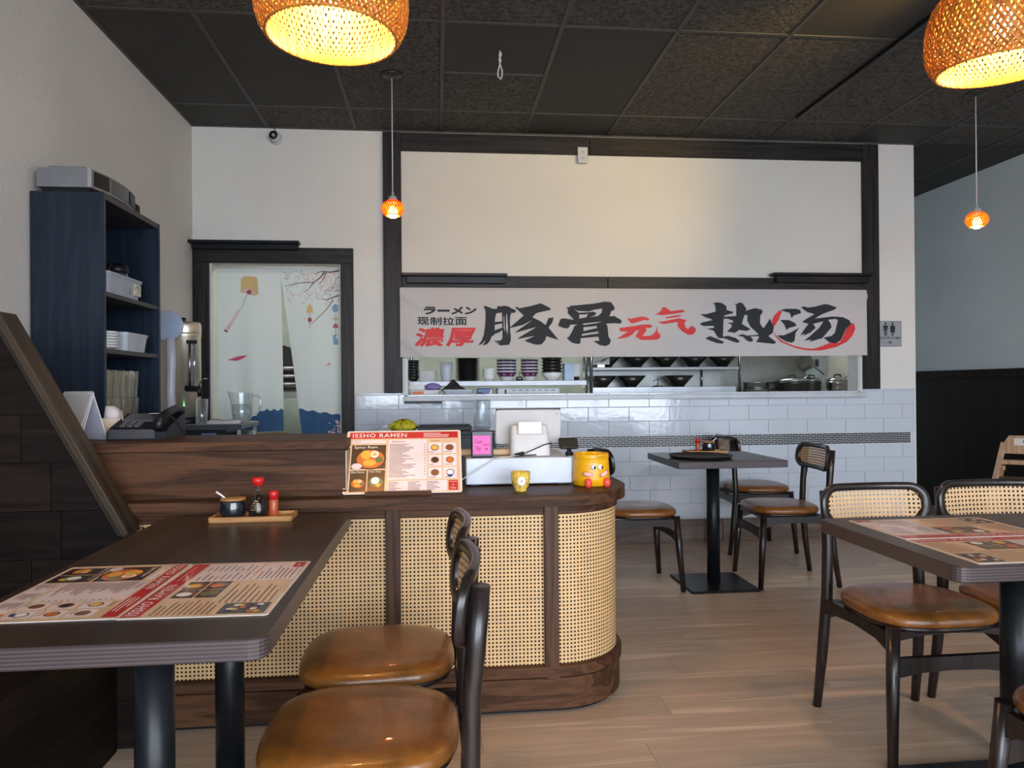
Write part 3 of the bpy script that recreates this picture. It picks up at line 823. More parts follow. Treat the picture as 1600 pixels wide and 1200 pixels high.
put('rail_body', MB().box(-0.018, 0.018, -1.46, 1.46, -0.022, 0.0, bev=0.002), BLACKM, tr)
put('rail_slot', MB().box(-0.006, 0.006, -1.45, 1.45, -0.0235, -0.0215), GRIDM, tr)
put('end_cap', MB().box(-0.019, 0.019, 1.455, 1.475, -0.024, 0.0, bev=0.003), BLACKM, tr)
th = thing('track_spotlight', 'black spotlight on the ceiling track aimed at the white panel', 'spotlight', (2.477, 2.7, ZC - 0.03))
put('spot_stem', MB().tube([(0, 0, 0.0), (0, 0, -0.05)], 0.008, 8), BLACKM, th)
sdir = (Vector((0.95, 5.4, 2.62)) - Vector((2.477, 2.7, ZC - 0.10))).normalized()
sq = sdir.to_track_quat('Z', 'Y')
sp_ = MB().lathe([(0.02, -0.07), (0.035, -0.06), (0.045, 0.05), (0.045, 0.07), (0.041, 0.07), (0.04, 0.03), (0.001, 0.0)], 24)
sp_.xform(lambda v: sq @ v + Vector((0, 0, -0.085)))
put('spot_can', sp_, BLACKM, th)
ld_ = bpy.data.lights.new('spot_bulb', 'SPOT'); ld_.energy = 50; ld_.color = (1.0, 0.64, 0.16); ld_.spot_size = 1.0; ld_.spot_blend = 1.0; ld_.shadow_soft_size = 0.03
lo_ = bpy.data.objects.new('spot_bulb', ld_); COL.objects.link(lo_); lo_.parent = th
lo_.location = Vector((0, 0, -0.085)) + sdir * 0.075; lo_.rotation_euler = sdir.to_track_quat('-Z', 'Y').to_euler()
hk = MB(); Zh = 0
hk.tube([(0.0, 0, 0.0), (0.008, 0.002, -0.02), (-0.004, 0, -0.05), (0.003, 0.003, -0.08), (0.012, 0, -0.11), (0.011, 0, -0.14), (0.004, 0, -0.158), (-0.010, 0, -0.145), (-0.012, 0, -0.12), (-0.003, -0.002, -0.085), (0.005, -0.003, -0.055), (-0.003, 0, -0.03), (0.002, 0, -0.001)], 0.0042, 8)
tag(put('twisted_tie', hk, plain('tie_white', (0.6, 0.58, 0.54), 0.6), loc=(0.353, 4.06, ZC - 0.003)), 'white twisted loop of string hanging from a ceiling tile', 'string')
sc_ = thing('security_camera', 'small round white security camera on the back wall near the ceiling', 'camera', (-1.125, YB, 2.935))
sm = MB().lathe([(0.045, 0.0), (0.045, 0.008), (0.03, 0.014), (0.001, 0.014)], 24); sm.xform(lambda v: Vector((v.x, -v.z, v.y)))
put('wall_plate', sm, WHITEP, sc_)
sm = MB().lathe([(0.026, 0.01), (0.036, 0.03), (0.038, 0.055), (0.030, 0.072), (0.001, 0.074)], 24); sm.xform(lambda v: Vector((v.x, -v.z, v.y)))
put('camera_body', sm, WHITEP, sc_)
sm = MB().lathe([(0.030, 0.0735), (0.029, 0.077), (0.001, 0.078)], 24); sm.xform(lambda v: Vector((v.x - 0.004, -v.z, v.y + 0.002)))
put('camera_face', sm, BLACKP, sc_)
sm = MB().lathe([(0.011, 0.078), (0.011, 0.082), (0.001, 0.083)], 16); sm.xform(lambda v: Vector((v.x - 0.004, -v.z, v.y + 0.002)))
put('camera_lens', sm, plain('lens_grey', (0.35, 0.37, 0.4), 0.2), sc_)
put('camera_cable', MB().tube([(0, -0.012, 0.044), (-0.008, -0.015, 0.065), (0.0, -0.012, 0.078)], 0.003, 6), BLACKP, sc_)
ol = thing('wall_outlet', 'white power outlet at the top beam above the white panel', 'outlet', (1.07, YB - 0.032, 2.80))
put('cover_plate', MB().box(-0.037, 0.037, -0.007, 0.0, 0.0, 0.117, bev=0.003), WHITEP, ol)
for z in (0.035, 0.082):
    s_ = put('socket', MB().prism(rrect(0.034, 0.028, 0.01, 4, 0, z), -0.009, -0.006, XZ), plain('outlet_face', (0.55, 0.54, 0.52), 0.4), ol)
    for dx_ in (-0.006, 0.006): put('slot', MB().box(dx_ - 0.0015, dx_ + 0.0015, -0.0098, -0.009, z - 0.005, z + 0.006), BLACKP, s_)

# ================================================================== restroom sign
rs = thing('restroom_sign', 'grey restroom sign with two figures and an arrow beside the frame', 'sign', (3.458, YB, 1.452))
put('sign_plate', MB().prism(rrect(0.190, 0.196, 0.006, 3, 0, 0.098), -0.006, 0.0, XZ), plain('sign_frame', (0.10, 0.10, 0.11), 0.5), rs)
put('sign_face', MB().prism(rrect(0.182, 0.188, 0.005, 3, 0, 0.098), -0.0075, -0.006, XZ), plain('sign_grey', (0.30, 0.31, 0.32), 0.4), rs)
pm = MB(); F = lambda u, v: (u, -0.0082, v)
for cx, sk in ((-0.036, 0), (0.022, 1)):
    pm.poly([circle(cx, 0.176, 0.0085, 14)], F)
    if not sk:
        pm.poly([[(cx - .02, .162), (cx + .02, .162), (cx + .02, .125), (cx + .014, .125), (cx + .014, .15), (cx + .011, .15), (cx + .011, .083), (cx + .002, .083), (cx + .002, .122), (cx - .002, .122), (cx - .002, .083), (cx - .011, .083), (cx - .011, .15), (cx - .014, .15), (cx - .014, .125), (cx - .02, .125)]], F)
    else:
        pm.poly([[(cx - .013, .164), (cx + .013, .164), (cx + .024, .136), (cx + .019, .130), (cx + .014, .142), (cx + .021, .109), (cx + .009, .109), (cx + .009, .083), (cx + .002, .083), (cx + .002, .109), (cx - .002, .109), (cx - .002, .083), (cx - .009, .083), (cx - .009, .109), (cx - .021, .109), (cx - .014, .142), (cx - .019, .130), (cx - .024, .136)]], F)
add_text(pm, 'RESTROOMS', -0.084, 0.057, 0.168, 0.018, F, offset=0.01)
pm.poly([[(-.02, .0285), (.004, .0285), (-.006, .020), (-.002, .017), (.014, .031), (-.002, .045), (-.006, .042), (.004, .0335), (-.02, .0335)]], F)
put('sign_print', pm, INK, rs)

# ================================================================== banner
BANNER_BLACK = [[[331,1749,350,1747,375,1738,399,1728,426,1728,437,1751,454,1745,482,1751,510,1746,537,1730,563,1720,565,1706,551,1699,532,1699,525,1676,521,1638,524,1590,522,1569,527,1538,527,1500,515,1469,452,1464,433,1472,445,1476,407,1485,445,1486,397,1498,452,1500,466,1514,467,1576,446,1559,408,1545,404,1536,390,1531,376,1497,355,1473,324,1464,347,1504,307,1464,315,1476,291,1464,317,1500,333,1545,342,1607,346,1659,345,1718],[423,1694,464,1702,467,1638,412,1633,415,1662],[412,1612,464,1623,467,1593,411,1573],[476,1673,481,1673,486,1555,476,1593],[495,1690,501,1690,508,1590,503,1538,492,1590]],[[560,1739,574,1744,590,1732,677,1750,747,1769,817,1733,817,1720,747,1706,712,1696,685,1668,746,1638,781,1611,803,1662,840,1666,830,1629,802,1593,833,1555,875,1503,784,1531,780,1506,752,1472,720,1468,685,1475,626,1498,700,1533,574,1510,588,1522,714,1597,557,1555,571,1569,685,1647,613,1611,514,1588,622,1680]],[[932,1740,957,1740,961,1750,1024,1756,1142,1768,1220,1783,1265,1778,1291,1741,1287,1721,1266,1713,1251,1674,1287,1678,1337,1650,1344,1634,1330,1621,1287,1625,1226,1621,1236,1604,1243,1527,1261,1499,1250,1471,1221,1457,1178,1464,1129,1494,1175,1497,1168,1527,1037,1515,1034,1478,1015,1473,973,1482,952,1499,934,1518,952,1527,977,1569,991,1604,1016,1614,960,1614,956,1597,938,1586,910,1590,871,1606,889,1654,910,1660,988,1649,943,1698,945,1726],[987,1728,1015,1714,1102,1709,1141,1723,1198,1732,1194,1702,1166,1677,1105,1669,1148,1684,1152,1700,1134,1708,1088,1703,1024,1700],[1027,1686,1093,1691,1080,1668,1027,1658],[1052,1621,1194,1637,1158,1625,1059,1611],[1058,1595,1154,1604,1161,1590,1058,1567],[1047,1546,1168,1564,1168,1550,1044,1532]],[[2030,1774,2073,1781,2103,1775,2137,1752,2139,1723,2188,1710,2188,1700,2123,1683,2115,1656,2109,1519,2075,1519,2062,1532,2041,1569,1985,1586,2041,1590,2041,1606,1960,1604,1932,1621,1956,1633,2029,1648,2020,1656,1977,1669,1937,1693,1986,1693,2055,1712,2053,1748,2047,1768]],[[2195,1771,2223,1767,2225,1777,2258,1777,2290,1732,2283,1711,2270,1673,2254,1619,2321,1581,2291,1567,2234,1575,2200,1554,2140,1563,2174,1594,2179,1615,2138,1627,2188,1631,2188,1644,2140,1660,2115,1656,2123,1673,2212,1679,2212,1760]],[[2270,1686,2288,1719,2357,1738,2409,1726,2415,1707,2396,1682,2393,1623,2419,1586,2456,1636,2469,1661,2486,1623,2499,1590,2490,1552,2457,1529,2516,1485,2502,1470,2363,1485,2385,1519,2377,1548,2321,1598,2296,1644,2298,1686]],[[1972,1513,2010,1530,2062,1511,2119,1486,2104,1473,2061,1478,1993,1503]],[[2062,1517,2148,1532,2208,1515,2240,1490,2221,1479,2182,1490,2122,1513]],[[2221,1534,2260,1544,2295,1533,2386,1540,2386,1529,2320,1527,2342,1498,2320,1485,2290,1498,2264,1523]],[[2547,1720,2594,1733,2674,1734,2707,1725,2716,1702,2655,1682,2641,1662,2627,1702,2576,1715]],[[2551,1650,2622,1648,2668,1626,2678,1605,2617,1590,2600,1572,2584,1612]],[[2525,1534,2574,1534,2635,1558,2701,1592,2670,1554,2660,1491,2639,1480,2601,1486,2555,1509]],[[2712,1745,2740,1752,2768,1743,2825,1750,2901,1770,2929,1766,2996,1744,2977,1728,2881,1694,2820,1660,2957,1676,3043,1671,3095,1649,3109,1621,3066,1581,3046,1535,3022,1495,2984,1474,2936,1481,2889,1517,2956,1531,2980,1553,3004,1648,2985,1658,2928,1651,2947,1621,2954,1594,2908,1544,2880,1513,2775,1484,2794,1502,2738,1495,2781,1527,2857,1590,2890,1639,2810,1621,2828,1590,2786,1554,2729,1531,2743,1549,2705,1533,2748,1590,2772,1621,2720,1635,2763,1662,2820,1693,2759,1711]]]
BANNER_RED = [[[1388,1655,1394,1666,1406,1655,1457,1668,1490,1674,1524,1670,1553,1656,1541,1645,1515,1649,1427,1623,1410,1627]],[[1322,1582,1330,1590,1372,1596,1444,1606,1490,1614,1549,1617,1578,1602,1557,1592,1523,1588,1530,1573,1498,1532,1557,1532,1590,1553,1601,1573,1606,1608,1612,1561,1633,1540,1632,1520,1607,1503,1489,1501,1443,1528,1473,1573,1448,1569,1426,1545,1388,1522,1301,1508,1389,1563,1334,1565]],[[1592,1687,1626,1705,1647,1730,1643,1742,1672,1742,1714,1714,1787,1724,1821,1718,1812,1706,1655,1683,1625,1687]],[[1667,1668,1752,1683,1791,1685,1786,1674,1680,1660]],[[1617,1641,1638,1635,1773,1662,1833,1648,1816,1627,1822,1598,1841,1581,1871,1608,1879,1594,1884,1608,1892,1594,1905,1581,1896,1557,1874,1540,1840,1540,1794,1569,1764,1602,1763,1635,1667,1619,1633,1623]],[[3111,1628,3133,1621,3142,1585,3122,1535,3074,1485,2988,1445,2869,1420,2747,1423,2657,1444,2550,1486,2508,1531,2497,1572,2513,1536,2559,1495,2657,1455,2747,1437,2813,1434,2879,1454,2936,1477,3017,1481,3051,1535,3070,1581]],[[2543,1720,2566,1711,2552,1684,2537,1648,2509,1608,2500,1594,2486,1617,2486,1648,2505,1684]]]
BX0, BX1, BZ0, BZ1, BYY = -0.262, 3.238, 1.383, 1.878, 5.335
def ban_y(x, z):
    y = 0.003 * math.sin(x * 4.1) + 0.002 * math.sin(x * 9 + z * 5)
    for cx in (0.36, 0.86, 1.36, 1.86, 2.36, 2.86): y += 0.003 * math.exp(-((x - cx) / 0.008) ** 2)
    d = (x - BX0) * 0.62 + (z - 1.83); y += -0.020 * math.exp(-(d / 0.022) ** 2) * math.exp(-((x - BX0) / 0.16) ** 2)
    d = (x - BX0) * 0.75 + (z - 1.52); y += -0.024 * math.exp(-(d / 0.02) ** 2) * math.exp(-((x - BX0 - 0.1) / 0.16) ** 2)
    d = (BX1 - x) * 0.7 + (z - 1.83); y += -0.016 * math.exp(-(d / 0.022) ** 2) * math.exp(-((BX1 - x) / 0.16) ** 2)
    return y
bn = thing('banner', 'long white cloth banner with black and red brush characters', 'banner', (0, BYY, 0))
mb = MB(); nx_, nz_ = 220, 26
for j in range(nz_ + 1):
    for i in range(nx_ + 1):
        x = BX0 + (BX1 - BX0) * i / nx_; z = BZ0 + (BZ1 - BZ0) * j / nz_
        mb.v.append((x, ban_y(x, z), z - 0.006 * math.sin((x - BX0) / (BX1 - BX0) * PI) * (1 - j / nz_) * 0.6))
for j in range(nz_):
    for i in range(nx_):
        a = j * (nx_ + 1) + i; mb.face((a, a + 1, a + nx_ + 2, a + nx_ + 1), 0, True)
put('cloth', mb, cloth('banner_cloth', (0.56, 0.52, 0.51), 0.12), bn)
put('hem', MB().box(BX0 + 0.002, BX1 - 0.002, -0.0045, 0.001, BZ1 - 0.012, BZ1 - 0.002), cloth('banner_cloth', (0.56, 0.52, 0.51), 0.12), bn)
FB = lambda u, v: (u, ban_y(u, v) - 0.0035, v)
def glyphs(data, to):
    m_ = MB(); m_.flat = True
    for g in data:
        m_.poly([[(l[i] / 1000, l[i + 1] / 1000) for i in range(0, len(l), 2)] for l in g], to)
    return m_
FB2 = lambda u, v: (u, ban_y(u, v) - 0.0028, v)
for a, b_ in ((0, 2), (2, 3), (3, 9), (9, 13)): put('black_character', glyphs(BANNER_BLACK[a:b_], FB), INK, bn)
for a, b_ in ((0, 2), (2, 5)): put('red_character', glyphs(BANNER_RED[a:b_], FB2), RED, bn)
put('red_brush_ring', glyphs(BANNER_RED[5:], FB2), RED, bn)
def row(chars, x, y, w, h, to, nm_, m_, fill=0.92, **k):
    cw = w / len(chars)
    for i, c in enumerate(chars):
        mb = MB(); mb.flat = True
        hh = h * 0.3 if c == 'ー' else h
        add_text(mb, c, x + i * cw, y + (h - hh) / 2, cw * fill, hh, to, **k); put(nm_, mb, m_, bn)
row('ラーメン', -0.095, 1.686, 0.385, 0.056, FB, 'small_character', INK, offset=0.05, shear=0.1)
row('现制拉面', -0.141, 1.610, 0.36, 0.058, FB, 'small_character', INK, offset=0.02)
row('濃厚', -0.162, 1.456, 0.445, 0.136, FB2, 'red_character', RED, 0.96, offset=0.034, shear=0.14)
nrails = MB()

# ================================================================== doorway curtain
cu = thing('doorway_curtain', 'pale split curtain with cherry branches and blue waves hanging in the doorway', 'curtain', (0, 5.44, 0))
def cur_y(x, z):
    d = max(0, 2.0 - z)
    return 0.022 * math.sin(x * 17 + 0.6 + 0.5 * z) * min(1, d * 1.4) + 0.006 * math.sin(x * 41 + z * 1.5) * min(1, d)
LC = lambda z: (-1.548, -1.107 + 0.008 * (2.0 - z))
RC_ = lambda z: (-1.106 + 0.128 * max(0, (1.95 - z)) ** 1.0 * (1 if z > 1.0 else 1), -0.686)
PALE = cloth('curtain_cloth', (0.68, 0.72, 0.70), 0.30)
def cur_panel(edge, zb):
    mb = MB(); n1, n2 = 26, 34
    for j in range(n2 + 1):
        z = zb + (2.035 - zb) * j / n2; a, b_ = edge(z)
        for i in range(n1 + 1):
            x = a + (b_ - a) * i / n1; mb.v.append((x, cur_y(x, z), z))
    for j in range(n2):
        for i in range(n1):
            q = j * (n1 + 1) + i; mb.face((q, q + 1, q + n1 + 2, q + n1 + 1), 0, True)
    return mb
put('left_panel', cur_panel(LC, 0.86), PALE, cu)
put('right_panel', cur_panel(RC_, 0.74), PALE, cu)
put('curtain_rod', MB().tube([(-1.58, 0.0, 2.03), (-0.685, 0.0, 2.03)], 0.008, 10), plain('rod_white', (0.6, 0.6, 0.58), 0.5), cu)
FC = lambda u, v: (u, cur_y(u, v) - 0.004, v)
def dpoly(m_, loop, mi=0):     # print that follows the folds
    out = []
    for i in range(len(loop)):
        p, q = loop[i], loop[(i + 1) % len(loop)]; n_ = max(1, int(math.hypot(q[0] - p[0], q[1] - p[1]) / 0.03))
        for k in range(n_): out.append((p[0] + (q[0] - p[0]) * k / n_, p[1] + (q[1] - p[1]) * k / n_))
    m_.poly([out], FC, mi)
def stroke(m_, pts, w0, w1, mi=0):
    for i in range(len(pts) - 1):
        (x0, z0), (x1, z1) = pts[i], pts[i + 1]; d = math.hypot(x1 - x0, z1 - z0)
        ux, uz = -(z1 - z0) / d, (x1 - x0) / d
        wa = w0 + (w1 - w0) * i / (len(pts) - 1); wb_ = w0 + (w1 - w0) * (i + 1) / (len(pts) - 1)
        dpoly(m_, [(x0 - ux * wa, z0 - uz * wa), (x1 - ux * wb_, z1 - uz * wb_), (x1 + ux * wb_, z1 + uz * wb_), (x0 + ux * wa, z0 + uz * wa)], mi)
WAVE = plain('print_blue', S(46, 82, 120), 0.8); TAN = plain('print_tan', S(206, 176, 118), 0.8); PINK = plain('print_pink', S(214, 120, 146), 0.8)
TWIG = plain('print_twig', S(98, 70, 66), 0.8); PALEP = plain('print_blossom', S(214, 186, 186), 0.8); SKY = plain('print_skyblue', S(120, 158, 184), 0.8); ROSE = plain('print_rose', S(198, 78, 116), 0.8); RUST = plain('print_rust', S(176, 84, 84), 0.8)
def strip_fill(m_, xa, xb, top, zb, n_=22, mi=0):
    b = len(m_.v)
    for i in range(n_ + 1):
        f = i / n_; 
        for j in range(5):
            zt = top(f); z = zb + (zt - zb) * j / 4
            x = xa(z) + (xb(z) - xa(z)) * f
            m_.v.append(FC(x, z))
    for i in range(n_):
        for j in range(4):
            q = b + i * 5 + j; m_.face((q, q + 5, q + 6, q + 1), mi)
wv = MB(); wv.flat = True
strip_fill(wv, lambda z: LC(z)[0], lambda z: LC(z)[1], lambda f: 0.87 + 0.145 * min(1, max(0, (f - 0.25) / 0.45)) + 0.010 * math.sin(f * 60) * (f > .5), 0.862, 30)
put('blue_wave', wv, WAVE, cu)
wv = MB(); wv.flat = True
strip_fill(wv, lambda z: RC_(z)[0], lambda z: RC_(z)[1], lambda f: 1.02 - 0.05 * f + 0.006 * math.sin(f * 23), 0.742, 24)
put('blue_wave', wv, WAVE, cu)
ORN = [TAN, PALEP, RUST, TWIG, PALEP, ROSE, RUST, SKY]
pr = MB(); pr.flat = True
dpoly(pr, [(-1.385, 1.855), (-1.383, 1.945), (-1.36, 1.965), (-1.29, 1.965), (-1.268, 1.95), (-1.262, 1.84), (-1.285, 1.825)], 0)
dpoly(pr, [(-1.378, 1.872), (-1.32, 1.876), (-1.275, 1.838), (-1.29, 1.828), (-1.34, 1.838)], 1)
dpoly(pr, circle(-1.325, 1.852, 0.018, 10), 2)
stroke(pr, [(-1.34, 1.835), (-1.385, 1.73)], 0.0015, 0.0015, 3)
put('printed_lantern', pr, ORN, cu)
pr = MB(); pr.flat = True
dpoly(pr, [(-1.405, 1.735), (-1.385, 1.725), (-1.475, 1.575), (-1.50, 1.588)], 4)
dpoly(pr, [(-1.50, 1.588), (-1.475, 1.575), (-1.482, 1.566), (-1.504, 1.578)], 3)
put('printed_paper_strip', pr, ORN, cu)
pr = MB(); pr.flat = True
dpoly(pr, [(-1.485, 1.372), (-1.41, 1.398), (-1.335, 1.405), (-1.38, 1.378), (-1.42, 1.366)], 5)
put('printed_petal', pr, ORN, cu)
pr = MB(); pr.flat = True
dpoly(pr, [(-0.93, 1.705), (-0.88, 1.706), (-0.892, 1.755), (-0.906, 1.775), (-0.92, 1.755)], 0)
stroke(pr, [(-0.906, 1.705), (-0.905, 1.60)], 0.0015, 0.0015, 3)
dpoly(pr, circle(-0.905, 1.655, 0.015, 10, 0.018), 6)
put('printed_bell', pr, ORN, cu)
pr = MB(); pr.flat = True
dpoly(pr, circle(-0.727, 1.74, 0.023, 12, 0.030), 7)
stroke(pr, [(-0.727, 1.70), (-0.727, 1.545)], 0.0015, 0.0015, 3)
dpoly(pr, [(-0.75, 1.66), (-0.704, 1.66), (-0.72, 1.675), (-0.735, 1.675)], 0)
dpoly(pr, [(-0.748, 1.60), (-0.706, 1.60), (-0.715, 1.628), (-0.738, 1.628)], 6)
dpoly(pr, [(-0.745, 1.55), (-0.71, 1.55), (-0.727, 1.538), (-0.706, 1.51), (-0.71, 1.475), (-0.745, 1.475), (-0.748, 1.51), (-0.727, 1.538)][:3] + [(-0.708, 1.51), (-0.712, 1.478), (-0.742, 1.478), (-0.747, 1.51)], 7)
put('printed_wind_chime', pr, ORN, cu)
pr = MB(); pr.flat = True
dpoly(pr, [(-0.80, 1.33), (-0.775, 1.345), (-0.762, 1.352), (-0.775, 1.332)], 5)
put('printed_petal', pr, ORN, cu)
br = MB(); br.flat = True
for pts, w in (([(-0.690, 2.012), (-0.76, 1.998), (-0.82, 2.005), (-0.86, 1.99)], 0.006), ([(-0.80, 2.0), (-0.83, 1.96), (-0.88, 1.92), (-0.93, 1.925), (-1.0, 1.915), (-1.08, 1.895)], 0.005), ([(-0.88, 1.92), (-0.91, 1.88), (-0.95, 1.85)], 0.003),
               ([(-0.79, 1.995), (-0.81, 1.95), (-0.84, 1.905)], 0.004), ([(-0.690, 1.835), (-0.74, 1.82), (-0.79, 1.80), (-0.83, 1.81)], 0.005), ([(-0.69, 1.87), (-0.73, 1.86)], 0.003), ([(-0.74, 1.80), (-0.80, 1.72), (-0.86, 1.66), (-0.90, 1.62)], 0.003), ([(-0.69, 1.97), (-0.72, 1.95), (-0.73, 1.91)], 0.003)):
    stroke(br, pts, w, 0.0015)
random.seed(11)
for _ in range(46):
    x = random.uniform(-1.08, -0.70); z = 2.0 - 0.13 * abs(random.gauss(0, 0.7)) - max(0, (x + 0.9)) * 0.6 * random.random()
    a = random.uniform(0, 6.28); l = random.uniform(0.015, 0.04)
    stroke(br, [(x, z), (min(-0.692, x + l * math.cos(a)), min(2.02, z + l * math.sin(a)))], 0.0012, 0.0006)
put('printed_branches', br, TWIG, cu)
bs = MB(); bs.flat = True
for _ in range(150):
    x = -0.70 - abs(random.gauss(0, 0.16)); z = 2.0 - abs(random.gauss(0, 0.14))
    if x < -1.09 or z < 1.6: continue
    bs.poly([circle(x, z, random.uniform(0.004, 0.009), 6)], FC)
put('printed_blossoms', bs, PALEP, cu)
bs = MB(); bs.flat = True
for _ in range(70):
    x = -0.695 - abs(random.gauss(0, 0.04)); z = random.uniform(0.76, 0.95) - (x + 0.695) * -0.4
    bs.poly([circle(x, z, random.uniform(0.004, 0.008), 6)], lambda u, v: (u, cur_y(u, v) - 0.006, v))
put('printed_flowers', bs, PALEP, cu)

# ================================================================== menus
PAPER = plain('menu_paper', S(226, 214, 202), 0.3, coat=0.5); CREAM = plain('menu_cream', S(214, 178, 140), 0.35, coat=0.4); PALEM = plain('menu_pale', S(222, 206, 204), 0.35, coat=0.4)
MRED = plain('menu_red', S(186, 34, 36), 0.35, coat=0.4); MDARK = plain('menu_dark', S(48, 28, 24), 0.35, coat=0.4); MORG = plain('menu_orange', S(206, 104, 36), 0.4, coat=0.4)
MYEL = plain('menu_yellow', S(224, 170, 60), 0.4, coat=0.4); MBRN = plain('menu_brown', S(126, 74, 44), 0.4, coat=0.4); MGRN = plain('menu_green', S(98, 110, 60), 0.4, coat=0.4); MTXT = plain('menu_text', S(120, 88, 78), 0.4); MWHT = plain('menu_white', S(240, 232, 224), 0.35, coat=0.4); MBLU = plain('menu_blue', S(52, 52, 110), 0.4)
MM = [PAPER, CREAM, PALEM, MRED, MDARK, MORG, MYEL, MBRN, MGRN, MTXT, MWHT, MBLU]
MW, MH = 0.425, 0.275
def menu_sheet():
    return MB().prism(rrect(MW, MH, 0.008, 4), 0.0, 0.0012, XYZ)
class Print(MB):
    def __init__(s): super().__init__(); s.flat = True
    def at(s, l): return lambda u, v: ((u - 0.5) * MW, (0.5 - v) * MH, 0.0014 + 0.0002 * l)
    def rect(s, u0, u1, v0, v1, mi, l=1): s.poly([[(u0, v1), (u1, v1), (u1, v0), (u0, v0)]], s.at(l), mi)
    def disc(s, u, v, r, mi, l=2, ry=None): s.poly([circle(u, v, r, 18, (r if ry is None else ry) * MW / MH)], s.at(l), mi)
    def txt(s, body, u, v, w, h, mi, l=3, **k):
        f = s.at(l); add_text(s, body, u, 0, w, h, lambda a, b: f(a, v + h - b), mi, **k)
    def lines(s, u0, u1, v0, v1, n, mi=9, l=3):
        for i in range(n):
            v = v0 + (v1 - v0) * (i + 0.5) / n; w = (u1 - u0) * random.uniform(0.45, 0.95)
            s.rect(u0, u0 + w, v - 0.0045, v + 0.0045, mi, l)
    def bowl(s, u, v, r, l=2):
        s.disc(u, v, r, 4, l, r * 0.82); s.disc(u, v, r * 0.88, 5, l + 1, r * 0.70); s.disc(u - r * .3, v - r * .5, r * .34, 6, l + 2)
        s.disc(u + r * .25, v - r * .55, r * .26, 10, l + 2); s.disc(u + r * .25, v - r * .55, r * .15, 6, l + 3); s.disc(u + r * .55, v + r * .1, r * .24, 8, l + 2); s.disc(u - r * .05, v + r * .45, r * .42, 6, l + 2, r * .25)
def front_print():
    p = Print(); random.seed(21)
    p.rect(.012, .988, .018, .982, 1, 0)
    p.rect(.025, .975, .025, .13, 3); p.txt('ISSHO RAMEN', .05, .045, .47, .065, 10, offset=0.004, space=1.12)
    p.lines(.67, .955, .04, .12, 3, 10)
    p.rect(.05, .34, .155, .205, 2); p.txt('SOUP', .07, .165, .05, .025, 9)
    p.rect(.05, .345, .235, .615, 4); p.bowl(.215, .46, .135); p.txt('Spicy Ram', .07, .25, .2, .05, 10)
    p.disc(.10, .575, .045, 2, 6, .03)
    p.rect(.05, .19, .64, .965, 4); p.bowl(.12, .84, .062); p.txt('Black Ramen', .06, .65, .11, .03, 10)
    p.rect(.20, .345, .64, .965, 4); p.disc(.272, .82, .068, 4, 2, .06); p.disc(.272, .82, .06, 8, 3, .05); p.disc(.265, .80, .035, 10, 4); p.disc(.29, .87, .02, 6, 5); p.txt('Clear Soup', .21, .65, .10, .03, 10)
    p.rect(.365, .70, .15, .79, 2); p.txt('Ramens', .40, .165, .11, .035, 7); p.lines(.375, .62, .22, .76, 25); 
    for i in range(12): p.rect(.675, .69, .235 + i * .043, .245 + i * .043, 9, 3)
    p.txt('Sides', .735, .16, .08, .03, 9)
    for i, (u, v, c) in enumerate(((.77, .29, 6), (.90, .29, 7), (.77, .49, 4), (.90, .49, 5), (.77, .69, 7), (.90, .69, 10))):
        p.rect(u - .055, u + .058, v - .08, v + .095, 2, 1); p.disc(u, v, .036, 7, 2, .033); p.disc(u, v, .028, c, 3, .024); p.lines(u - .05, u + .03, v + .06, v + .085, 1)
    p.disc(.90, .74, .024, 11, 4, .012)
    p.rect(.365, .87, .81, .97, 2); p.lines(.375, .50, .82, .96, 6); p.lines(.54, .66, .82, .96, 6); p.lines(.70, .83, .82, .96, 6)
    p.rect(.885, .965, .81, .965, 3, 2); p.txt('Toppings', .892, .825, .066, .02, 10); p.txt('&', .92, .87, .012, .025, 10); p.txt('Sides', .903, .92, .044, .022, 10)
    return p
def back_print():
    p = Print(); random.seed(22)
    p.rect(.012, .988, .018, .982, 1, 0)
    p.rect(.02, .98, .022, .15, 3); p.txt('ISSHO RAMEN', .04, .045, .50, .075, 10, offset=0.004, space=1.12); p.lines(.62, .95, .05, .13, 2, 1)
    p.rect(.60, .97, .17, .62, 2); 
    p.lines(.62, .78, .19, .60, 9); p.lines(.80, .95, .19, .60, 9)
    for u in (.30, .45):
        for v in (.19, .36):
            p.rect(u, u + .14, v, v + .155, 4); p.disc(u + .07, v + .08, .055, 7, 2, .045); p.disc(u + .06, v + .07, .035, (5, 8, 6, 10)[int(u * 20 + v * 10) % 4], 3)
    p.lines(.03, .27, .19, .60, 11); p.lines(.20, .56, .56, .95, 9); p.rect(.60, .97, .64, .97, 2); p.lines(.62, .93, .66, .95, 8)
    p.rect(.03, .19, .64, .96, 4); 
    for k in range(14): p.disc(random.uniform(.05, .17), random.uniform(.70, .90), .016, random.choice((5, 7, 6, 11, 10)), 2)
    p.rect(.86, .97, .88, .97, 3, 4); p.lines(.88, .95, .89, .96, 1, 10, 5)
    return p
sheet_me = menu_sheet().mesh('menu_sheet', PAPER); front_me = front_print().mesh('menu_print', MM); back_me = back_print().mesh('menu_print', MM)
def menu(label, loc, rz, front, group='laminated menus'):
    t = thing('menu', label, 'menu', loc, rz, group)
    put('sheet', sheet_me, None, t); put('print', front_me if front else back_me, None, t)
    return t
ZT = 0.7502
menu('laminated menu on the left table, nearer the dark partition', (-0.722, 1.637, ZT), -PI / 2, True)
menu('laminated menu on the left table, nearer the leather chairs', (-0.449, 1.630, ZT), PI / 2 - 0.02, False)
menu('laminated menu on the right table, nearer the viewer', (1.452, 1.742, ZT), 0.0, False)
menu('laminated menu on the right table, nearer the cane chair backs', (1.455, 2.022, ZT), PI, False)
